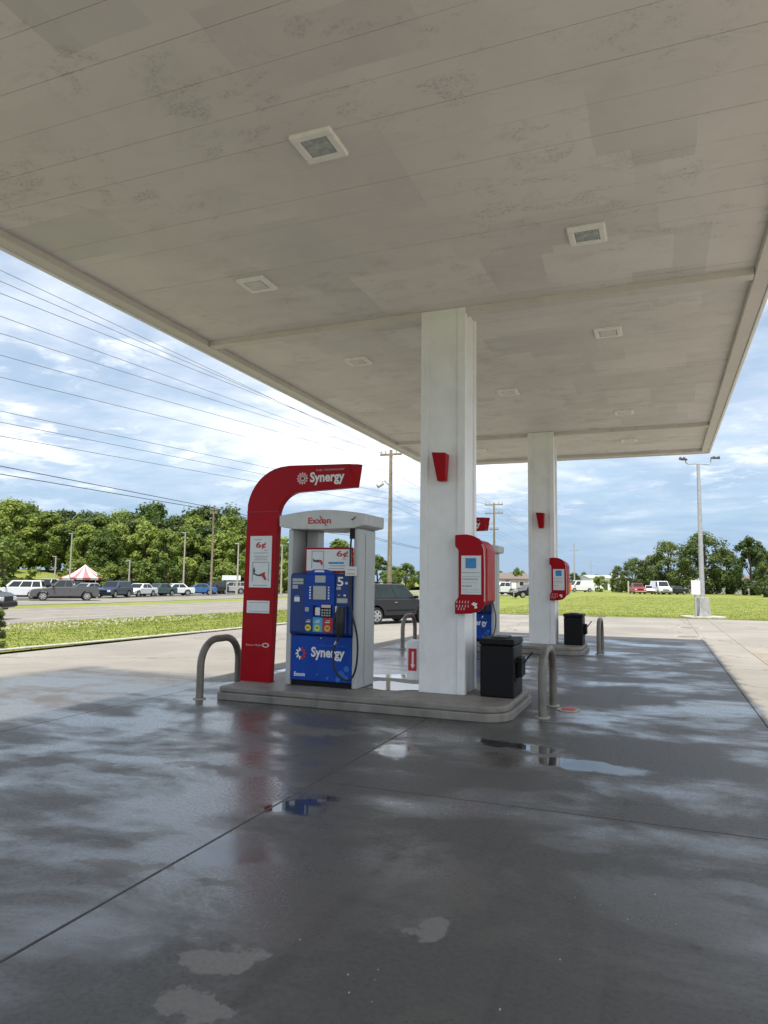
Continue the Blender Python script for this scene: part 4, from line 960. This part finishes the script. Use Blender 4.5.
for (k, pm, x, y, dpt, a, lab) in [('pickup', P_red, 637, 592, 118, 262, 'dark red truck parked beyond the field by the trees'), ('sedan', P_white, 650, 592.5, 118, 250, 'small white car beyond the field, left of the white van'),
                              ('van', P_white, 660.5, 592.8, 116, 268, 'white van beyond the field under the trees'), ('sedan', P_dark, 674, 593, 116, 200, 'dark car beyond the field, right of the white van'),
                              ('van', P_white, 580, 592.5, 135, 190, 'white van at the far left of the field, by the second column'), ('suv', P_white, 499, 592.5, 92, 215, 'white SUV beyond the field, right of near column'), ('sedan', P_black, 530, 597, 75, 200, 'black car partly hidden behind the second column')]:
    q = DP(x, y, dpt); vehicle(k, pm, (q.x, q.y, 0.0), HR+math.radians(a), lab, 'truck' if k == 'pickup' else 'van' if k == 'van' else 'car', {'pickup': 'parked_truck', 'van': 'parked_van'}.get(k, 'parked_car'), far_grp, detail=False)

# ------------------------------------------------------------------ tent
base = G(84, 591, LOT)
tent = thing('striped_tent', 'red and white striped pole tent on the car lot', 'tent', base, HR)
tw = 2.9
m_ws = mat('tent_white', (0.75, 0.73, 0.72), 0.7, vary=0.04); m_rs = mat('tent_red', (0.55, 0.16, 0.17), 0.7, vary=0.08)
ns = 20
def tent_pt(a, t_):      # a around, t from apex 0 to eave 1 on a square plan with swept roof
    c, s = math.cos(a), math.sin(a); q = 1/max(abs(c), abs(s)); return (tw*q*c*t_, tw*q*s*t_, 2.0+2.0*(1-t_)**1.5)
for i in range(ns):
    a0, a1 = 2*math.pi*i/ns, 2*math.pi*(i+1)/ns; b = MB(); prev = None
    ring = []
    for j in range(7):
        t_ = 0.02+0.98*j/6; ring += [tent_pt(a0, t_), tent_pt(a1, t_)]
    ring += [(ring[-2][0], ring[-2][1], 1.7), (ring[-1][0], ring[-1][1], 1.7)]
    top = [Vector(p) for p in ring]; bot = [p-Vector((0, 0, 0.02)) for p in top]; n = len(top)
    b.add(top+bot, [(2*j, 2*j+1, 2*j+3, 2*j+2) for j in range(7)] + [(n+2*j+2, n+2*j+3, n+2*j+1, n+2*j) for j in range(7)])
    b.build('roof_stripe', m_ws if i % 2 else m_rs, tent)
MB().tube([(0, 0, 0), (0, 0, 4.1)], 0.06, 8).build('centre_pole', galv, tent)
for sx_ in (-1, 1):
    for sy_ in (-1, 1): MB().tube([(sx_*tw*.97, sy_*tw*.97, 0), (sx_*tw*.97, sy_*tw*.97, 1.9)], 0.05, 8).build('corner_pole', galv, tent)

# ------------------------------------------------------------------ poles and wires
def utility_pole(label, p, h, arms, group='utility poles along the road', rad=0.16, m=wood_pole, lamp=False):
    o = thing('utility_pole', label, 'pole', (p[0], p[1], -0.05), 0, group)
    MB().tube([(0, 0, -0.6), (0, 0, h*0.5), (0, 0, h)], [rad, rad*0.82, rad*0.6], 12).build('pole', m, o, smooth=True)
    for z, w in arms:
        a = MB().box(-w, w, -0.06, 0.06, z-0.06, z+0.06).build('crossarm', m, o)
        for q in (-0.92, -0.5, 0.5, 0.92):
            MB().tube([(w*q, 0, z+0.06), (w*q, 0, z+0.26)], [0.035, 0.05], 8).build('insulator', galv, a)
    if lamp:
        MB().tube([(0, 0, h*0.76), (-0.35, -0.25, h*0.80), (-0.5, -0.35, h*0.79)], 0.04, 8).build('lamp_arm', galv, o)
        MB().tube([(-0.40, -0.28, h*0.78), (-0.72, -0.5, h*0.76)], [0.10, 0.16], 10).build('lamp_head', galv, o)
    return o
DA = 46.0
A = DP(391, 450, DA); A2 = DP(494, 503, DA*100/59)
AX = (A.x+A2.x)/2
utility_pole('tall wooden utility pole with crossarm and street lamp, behind the SUV', A, A.z+0.05, [(A.z-0.25, 0.75)], lamp=True, rad=0.17)
utility_pole('distant utility pole with two crossarms, between the columns', A2, A2.z+0.05, [(A2.z-0.15, 1.0), (A2.z-1.1, 1.0), (A2.z-2.9, 0.5)], lamp=True)
A0 = Vector((A.x+0.6, A.y-43, 0))
A3 = Vector((A2.x-0.5, A2.y+45, A2.z))
for x, y, dpt, lab in ((574, 543, 150, 'pale utility pole left of the far field trees'), (591, 560, 200, 'faint far pole with crossarm above the field')):
    q = DP(x, y, dpt); utility_pole(lab, q, q.z, [(q.z-1.6, 1.0)], 'far poles beyond the field', rad=0.16, m=galv)
B = DP(214, 506, 86); B0 = Vector((B.x+1.0, B.y-45, 0)); B1 = Vector((B.x-1, B.y+50, B.z))
utility_pole('wooden utility pole with crossarm at the edge of the car lot', B, B.z+0.05, [(B.z-0.35, 0.55), (B.z-0.8, 0.5)], rad=0.15)
# overhead wires: from behind the camera, past the marked height, to the pole and on to the next
def wire(label, px0, y0, Xline, poleA, zA, dxA, nxt, zB, rad, m=wire_mat):
    d = ray(px0, y0); t_ = (Xline+dxA)/d.x; q = Vector((0, 0, CH))+d*t_
    a = Vector((poleA.x+dxA, poleA.y, zA))
    sl = (q-a)/(q.y-a.y); p0 = a + sl*(-30-a.y)
    pts = []
    for i in range(25):
        u = i/24; p = p0.lerp(a, u); pts.append(p)
    b_ = Vector((nxt.x+dxA, nxt.y, zB))
    for i in range(1, 13):
        u = i/12; p = a.lerp(b_, u); p.z -= 0.9*4*u*(1-u)*0.5; pts.append(p)
    c = b_ + (b_-a)*2.2; c.z = b_.z-1.0
    for i in range(1, 7):
        u = i/6; p = b_.lerp(c, u); p.z -= 2.0*u*(1-u); pts.append(p)
    org = pts[0].copy(); o = MB().tube([p-org for p in pts], rad, 6, False).build('overhead_wire', m, None, loc=org)
    tag(o, label, 'wire', 'overhead wires along the road')
ords = ['topmost', 'second', 'third', 'fourth', 'fifth', 'sixth', 'seventh', 'eighth', 'ninth', 'tenth']
ys = [270, 281, 293, 316, 333, 355, 377, 411, 422, 436]
zs = [A.z+0.05, A.z-0.02, A.z-0.12, A.z-0.30, A.z-0.5, A.z-0.9, A.z-1.5, A.z-2.9, A.z-3.3, A.z-3.7]
dxs = [-0.70, 0.0, 0.70, -0.35, 0.35, 0.1, 0.1, 0.1, 0.1, 0.12]
for i in range(10):
    lab = ('topmost of the overhead wires crossing the sky at left' if i == 0 else f'{ords[i]} overhead wire from the top, crossing the sky at left')
    wire(lab, 0, ys[i], A.x, A, zs[i], dxs[i], A2, zs[i]+(A2.z-A.z), 0.009)
wire('upper of two thick black cables low in the sky at left', 0, 466, B.x+0.6, B, B.z-0.25, 0.1, B1, B1.z-0.3, 0.035, wire_dark)
wire('lower of two thick black cables low in the sky at left', 0, 474, B.x+0.6, B, B.z-0.55, 0.1, B1, B1.z-0.6, 0.035, wire_dark)

# lot lamp posts
def lamp_post(label, x, y0, y1, dpt, r=0.12):
    a = DP(x, y1, dpt); top = DP(x, y0, dpt); h = top.z
    o = thing('lamp_post', label, 'pole', (a.x, a.y, -0.05), HR, 'lamp posts on the car lot')
    MB().tube([(0, 0, -0.6), (0, 0, h)], [r, r*0.7], 10).build('post', mat('post_pale', (0.40, 0.37, 0.30), 0.7, vary=0.1), o, smooth=True)
    MB().box(-0.45, 0.1, -0.10, 0.10, h-0.05, h+0.06).build('lamp_head', galv, o, bevel=0.02)
for a in [('short pale lamp post in front of the wood, left of the tent', 54, 556, 590, 92), ('tall lamp post just left of the tent peak', 69, 533, 590, 100), ('lamp post right of the striped tent', 128.5, 560, 590, 95), ('tall lamp post between the white cars and blue car', 183, 532, 592, 92), ('pale lamp post beside the white board near the pylon', 237, 543, 592, 88), ('lamp post seen between arch pylon and dispenser', 281, 545, 592, 90)]:
    lamp_post(*a)
a = DP(222, 575, 92); b_ = DP(241, 580, 92); q = DP(231, 590, 92)
o = thing('sign_board', 'long white board sign above the cars near the pylon', 'sign', (q.x, q.y, -0.05), HR)
MB().box(-1.22, 1.22, -0.05, 0.05, b_.z, a.z).build('board', paper, o, bevel=0.02)
for s in (-0.6, 0.6): MB().box(s-0.05, s+0.05, 0.052, 0.12, -0.5, a.z-0.05).build('post', galv, o)

# light mast at the right with its kerbed base
g = G(703, 618.5); bz = 0.0
mast = thing('light_mast', 'tall galvanised light mast with four floodlights at the field edge', 'pole', (g.x, g.y, 0.0), HR)
hh = DP(699, 461, (g-Vector((0, 0, CH))).dot(CF)).z
MB().tube([(0, 0, 0.1), (0, 0, hh*0.5), (0, 0, hh)], [0.13, 0.105, 0.075], 14).build('mast', galv, mast, smooth=True)
MB().hexa([(-0.28, -0.28, 0.10), (0.28, -0.28, 0.10), (0.28, 0.28, 0.10), (-0.28, 0.28, 0.10)], [(-0.22, -0.22, 1.0), (0.22, -0.22, 1.0), (0.22, 0.22, 1.0), (-0.22, 0.22, 1.0)]).build('pedestal', mat('pedestal_grey', (0.34, 0.34, 0.33), 0.85, vary=0.2, bump=0.3), mast, bevel=0.02)
arm = [(-0.62, 0, hh+0.22), (-0.60, 0, hh+0.06), (-0.5, 0, hh-0.02), (0, 0, hh), (0.5, 0, hh-0.02), (0.60, 0, hh+0.06), (0.62, 0, hh+0.22)]
MB().tube(arm, 0.03, 8).build('cross_arm', galv, mast, smooth=True)
for x, s in ((-0.72, -1), (-0.55, -1), (0.58, 1), (0.80, 1)):
    MB().tube([(x, -0.05, hh+0.22+0.05*s), (x+0.20*s, -0.12, hh+0.26+0.04*s)], [0.04, 0.085], 10).build('floodlight', mat('lamp_dark', (0.10, 0.10, 0.11), 0.5), mast)
isl = thing('mast_island', 'low kerbed concrete island around the light mast foot', 'kerb', (g.x, g.y, 0), HR)
MB().prism_z(rounded(-0.85, 0.95, -0.55, 0.75, 0.3), 0.0, 0.11).build('kerb_ring', curb_conc, isl, bevel=0.03)
q = G(697, 618.5)
sg = thing('field_sign', 'blank white sign on a thin post beside the light mast', 'sign', (q.x-0.05, q.y-0.5, 0.0), HR)
MB().box(-0.20, 0.22, -0.03, 0.0, 1.12, 1.78).build('board', mat('sign_white', (0.8, 0.8, 0.8), 0.4, vary=0.02), sg, bevel=0.01)
MB().box(-0.04, 0.04, 0.002, 0.06, 0.0, 1.7).build('post', galv, sg)
# manhole patches in front of the mast
for (x, y, r, lab) in [(690, 628, 0.42, 'dark round drain cover in front of the light mast'), (688, 637, 0.40, 'round drain cover nearest to the canopy shadow, below the mast')]:
    q = G(x, y); o = thing('drain_cover', lab, 'cover', (q.x, q.y, 0.0), 0)
    MB().disc((0, 0, 0.001), r, (0, 0, 1), 0.008, 28).build('rim', curb_conc, o); MB().disc((0, 0, 0.0095), r*0.8, (0, 0, 1), 0.004, 28).build('lid', steel_hoop, o)

# distant signs and houses
def house(label, x, ybase, dpt, w, h, roofh, wall, roofm, rz=0.0):
    q = DP(x, ybase, dpt); o = thing('house', label, 'house', (q.x, q.y, 0), HR+rz)
    d = w*0.7
    MB().box(-w/2, w/2, -d/2, d/2, 0, h).build('wall', wall, o)
    rf = MB().add([(-w/2-.3, -d/2-.3, h), (w/2+.3, -d/2-.3, h), (w/2+.3, d/2+.3, h), (-w/2-.3, d/2+.3, h), (-w/2-.3, 0, h+roofh), (w/2+.3, 0, h+roofh)], [(0, 1, 5, 4), (2, 3, 4, 5), (0, 4, 3), (1, 2, 5), (3, 2, 1, 0)]).build('roof', roofm, o)
    MB().box(w*0.2, w*0.27, -0.2, 0.4, h+roofh*0.5, h+roofh+0.5).build('chimney', wall, rf)
    for i in (-0.32, 0.05, 0.32):
        wn = MB().box(w*i-.5, w*i+.5, -d/2-.06, -d/2-.002, h*.4, h*.8).build('window', ink_white, o); MB().box(w*i-.42, w*i+.42, -d/2-.075, -d/2-.062, h*.44, h*.77).build('pane', glass_dark, wn)
    MB().box(-w*.14, -w*.14+0.95, -d/2-.05, -d/2-.002, 0, 2.05).build('door', ink_dark, o)
wall_m = mat('house_wall', (0.42, 0.36, 0.32), 0.85, vary=0.1); roof_m = mat('house_roof', (0.17, 0.14, 0.12), 0.9, vary=0.15); grey_m = mat('house_grey', (0.40, 0.42, 0.44), 0.8, vary=0.1)
house('low house with brown roof seen right of the near column', 508, 592, 140, 7, 2.4, 1.2, wall_m, roof_m)
house('grey house under the trees behind the light mast', 690, 592, 140, 13, 2.5, 1.3, grey_m, grey_m, 0.1)
house('pale low house at the right edge below the trees', 742, 594, 140, 12, 2.4, 1.2, grey_m, roof_m, -0.1)
house('white roadside shop left of the trees beyond the field', 604, 592.5, 190, 11, 3.2, 0.8, ink_white, grey_m, 0.1)
q = DP(569, 594, 95); o = thing('roadside_sign', 'small orange roadside sign next to the red housing', 'sign', (q.x, q.y, 0), HR)
MB().box(-0.35, 0.35, -0.03, 0.03, 0.5, 1.7).build('board', mat('sign_orange', (0.6, 0.16, 0.05), 0.5), o); MB().box(-0.04, 0.04, 0.031, 0.09, 0, 1.6).build('post', galv, o)
q = DP(628.5, 593, 110); o = thing('marker_post', 'pale wooden post left of the dark red truck', 'post', (q.x, q.y, 0), HR)
MB().tube([(0, 0, 0), (0, 0, 2.0)], [0.14, 0.13], 8).build('post', curb_conc, o); MB().tube([(0, 0, 1.99), (0, 0, 2.1)], [0.16, 0.03], 8).build('post_cap', curb_conc, o)
q = DP(514, 598, 70); o = thing('yard_sign', 'small dark framed sign on the grass between the columns', 'sign', (q.x, q.y, 0), HR)
MB().box(-0.25, 0.25, -0.03, 0.03, 1.0, 1.6).build('board', ink_white, o, bevel=0.0); MB().box(-0.31, 0.31, 0.032, 0.06, 0.94, 1.66).build('frame', ink_dark, o); MB().box(-0.04, 0.04, 0.062, 0.1, 0, 1.0).build('post', galv, o)

# ------------------------------------------------------------------ trees
def tree_meshes(seed, H, Rw, base, leaf, n_cl=46, per=75, ls=0.30, mleaf=None, mix=0.0):
    rg = random.Random(seed)
    tr = MB(); tr.tube([(0, 0, -0.6), (rg.uniform(-.1, .1), 0, H*0.25), (rg.uniform(-.3, .3), rg.uniform(-.3, .3), H*0.6), (0, 0, H*0.85)], [0.03*H, 0.024*H, 0.014*H, 0.004*H], 8)
    cl = []
    zc = (base+1)/2*H; hz = (1-base)/2*H
    for i in range(n_cl):
        u = rg.uniform(-1, 1); a = rg.random()*6.283; rr = rg.uniform(0.45, 1.0)**0.6
        prof = math.sqrt(max(0.02, 1-u*u)) * (1.08 if u < 0 else 0.92)
        wob = 1+0.22*math.sin(2*a+seed)+0.14*math.sin(5*a+2*seed)
        c = Vector((Rw*prof*rr*wob*math.cos(a), Rw*prof*rr*wob*math.sin(a), zc+hz*u*rg.uniform(0.85, 1.06)))
        cl.append((c, rg.uniform(0.16, 0.30)*Rw))
    for c, r in cl[::4]:
        tr.tube([(0, 0, max(H*0.12, min(c.z-0.25*H, H*0.6))), (c.x*0.5, c.y*0.5, c.z-0.10*H), (c.x*0.92, c.y*0.92, c.z)], [0.010*H, 0.007*H, 0.002*H], 5, False)
    vs_ = []; fs_ = []
    for c, r in cl:
        for _ in range(per):
            d = Vector((rg.gauss(0, 1), rg.gauss(0, 1), rg.gauss(0, 0.8))).normalized()*r*rg.uniform(0.35, 1.12)
            p = c+d; n = (d.normalized()+Vector((rg.uniform(-.7, .7), rg.uniform(-.7, .7), rg.uniform(-.3, .9)))).normalized()
            t1 = n.orthogonal().normalized(); t2 = n.cross(t1); a = rg.random()*6.28; s = ls*rg.uniform(0.6, 1.25)
            u = (t1*math.cos(a)+t2*math.sin(a))*s; v = (t2*math.cos(a)-t1*math.sin(a))*s*0.62
            k = len(vs_); vs_ += [p-u, p-v*0.9+n*s*.1, p+u, p+v]; fs_.append((k, k+1, k+2, k+3))
    cm = bpy.data.meshes.new('crown'); cm.from_pydata([tuple(q) for q in vs_], [], fs_); cm.materials.append(mleaf or leaf_a)
    tm = tr.mesh('trunk'); tm.materials.append(bark)
    return tm, cm
TV = [tree_meshes(11+i, 10.0, 3.1+0.3*(i % 3), 0.10+0.03*(i % 2), None, 64, 125, 0.23, leaf_a if i < 4 else leaf_b) for i in range(6)]
TB = [tree_meshes(41+i, 4.0, 2.1, 0.02, None, 34, 60, 0.20, leaf_a) for i in range(2)]
TR = [tree_meshes(61+i, 11.0, 4.0, 0.03, None, 84, 110, 0.22, leaf_b) for i in range(3)]
TC = tree_meshes(77, 8.0, 2.4, 0.02, None, 60, 80, 0.22, leaf_b)
def tree(v, loc, s, rz, label, cat='tree', name='tree', group=None, sz=None):
    o = thing(name, label, cat, loc, rz, group); o.scale = (s, s, sz or s)
    for nm, me in (('trunk', v[0]), ('crown', v[1])):
        q = bpy.data.objects.new(nm, me); COL.objects.link(q); q.parent = o
    return o
rg = random.Random(21)
wood = 'trees of the wood behind the car lot'
def zt(x, y): return -0.07+rise(x, y)+gz(x, y)
# skyline heights of the wood in the photograph: (x, y of the crown tops)
prof = [(-60, 505), (0, 503), (18, 500), (40, 511), (70, 512), (100, 515), (120, 511), (150, 510), (175, 512), (200, 514), (225, 513), (250, 522), (270, 533), (300, 543), (330, 548), (380, 558)]
def sky_y(x):
    for (a, ya), (b_, yb) in zip(prof[:-1], prof[1:]):
        if a <= x <= b_: return ya+(yb-ya)*(x-a)/(b_-a)
    return prof[0][1] if x < 0 else prof[-1][1]
x = -75.0; i = 0
while x < 300:
    for row, (dep, f_) in enumerate(((116, 0.80), (127, 0.96), (139, 1.03))):
        xx = x + rg.uniform(-7, 7) + row*7; dpt = dep+rg.uniform(-3, 3)
        if row == 0 and 8 < xx < 68: continue
        top = DP(xx, sky_y(xx)+rg.uniform(-3, 5), dpt); zb_ = zt(top.x, top.y)
        h = (top.z-zb_)*f_*rg.uniform(0.93, 1.04); s = h/10.2
        tree(TV[(i*5+row*2) % 6], (top.x, top.y, zb_-0.1), s*rg.uniform(0.95, 1.15), rg.random()*6.28, 'green broadleaf tree in the dense wood behind the car lot', group=wood, sz=s)
        i += 1
    x += 20
# understorey bushes along the wood edge
x = -30.0
while x < 292:
    if not (4 < x < 74):
        d_ = 108+rg.uniform(-2, 3); q = DP(x, 585, d_); tree(TB[i % 2], (q.x, q.y, zt(q.x, q.y)-0.1), rg.uniform(0.8, 1.3), rg.random()*6.28, 'low green bush at the foot of the wood behind the car lot', 'bush', 'bush', 'bushes at the foot of the wood'); i += 1
    x += rg.uniform(13, 24)
tree(TB[0], (*DP(3, 580, 90).xy, -0.4), 1.7, 1.0, 'bright green round bush at the left edge above the white SUV', 'bush', 'bush')
# trees behind the SUV and between the columns
for (x, top_y, dpt, v, lab) in [(378, 556, 120, 0, 'rounded tree left of the tall pole, above the SUV'), (406, 563, 110, 2, 'rounded tree right of the tall pole, above the SUV'), (392, 566, 100, 1, 'lower tree behind the foot of the tall pole'),
                           (340, 540, 105, 3, 'tree seen through the open top of the dispenser, right'), (312, 545, 100, 2, 'tree seen through the open top of the dispenser, left'), (360, 548, 115, 1, 'tree just right of the dispenser cap'),
                           (517, 568, 140, 0, 'small round tree between the near and second column'), (499, 571, 150, 3, 'dark tree tip right of the near dispenser housing'), (574, 572, 160, 4, 'dark tree right of the second column')]:
    top = DP(x, top_y, dpt); s = top.z/10.2; tree(TV[v], (top.x, top.y, -0.1), s*(0.9 if x > 450 else 1.2), rg.random()*6.28, lab, sz=s)
# right-hand trees beyond the field
for (x, top_y, dpt, v, w, lab) in [(618, 566, 135, 0, 0.9, 'small dark tree at the left end of the right-hand trees'), (634, 558, 138, 1, 1.1, 'rounded dark tree above the red truck'), (652, 554, 136, 2, 1.0, 'dense dark tree above the white van'), (668, 542, 132, 0, 1.0, 'tall dark tree left of the light mast'),
                              (704, 533, 128, 1, 1.15, 'tallest broad tree behind the light mast'), (725, 548, 130, 2, 0.95, 'ragged tree just right of the light mast'), (770, 552, 132, 1, 1.0, 'dark tree cut off by the right edge of the picture'), (690, 556, 140, 2, 1.1, 'lower dark tree filling the gap left of the light mast')]:
    top = DP(x, top_y, dpt); s = top.z/11.2; tree(TR[v], (top.x, top.y, -0.1), s*w, rg.random()*6.28, lab, sz=s)
for (x, top_y, dpt, lab) in [(749, 538, 118, 'pointed conifer shaped tree near the right edge'), (764, 562, 100, 'pale blue green spruce at the right edge of the field')]:
    top = DP(x, top_y, dpt); s = top.z/8.2; tree(TC, (top.x, top.y, -0.1), s, rg.random()*6.28, lab, sz=s)
x = 600
while x < 775:
    q = DP(x, 593, 142+rg.uniform(-3, 3)); tree(TB[int(x) % 2], (q.x, q.y, -0.1), rg.uniform(0.6, 0.9), rg.random()*6.28, 'low dark hedge bush under the trees beyond the field', 'bush', 'bush', 'hedge bushes beyond the field'); x += rg.uniform(10, 18)
# far line of trees closing the horizon
x = 396
while x < 620:
    q = DP(x, 585, 330+rg.uniform(-20, 20)); tree(TV[int(x) % 6], (q.x, q.y, -0.1), rg.uniform(0.5, 0.75), rg.random()*6.28, 'tiny distant tree on the horizon behind the field', group='tiny trees on the horizon'); x += rg.uniform(8, 16)
# dark shrub at the left edge by the kerb end
g = G(-8, 650)
sv = tree_meshes(91, 1.0, 0.40, 0.0, None, 30, 60, 0.05, leaf_b)
tree(sv, (g.x, g.y, 0.0), 0.85, 0.4, 'dark leafy shrub at the left edge beside the kerb', 'bush', 'bush')
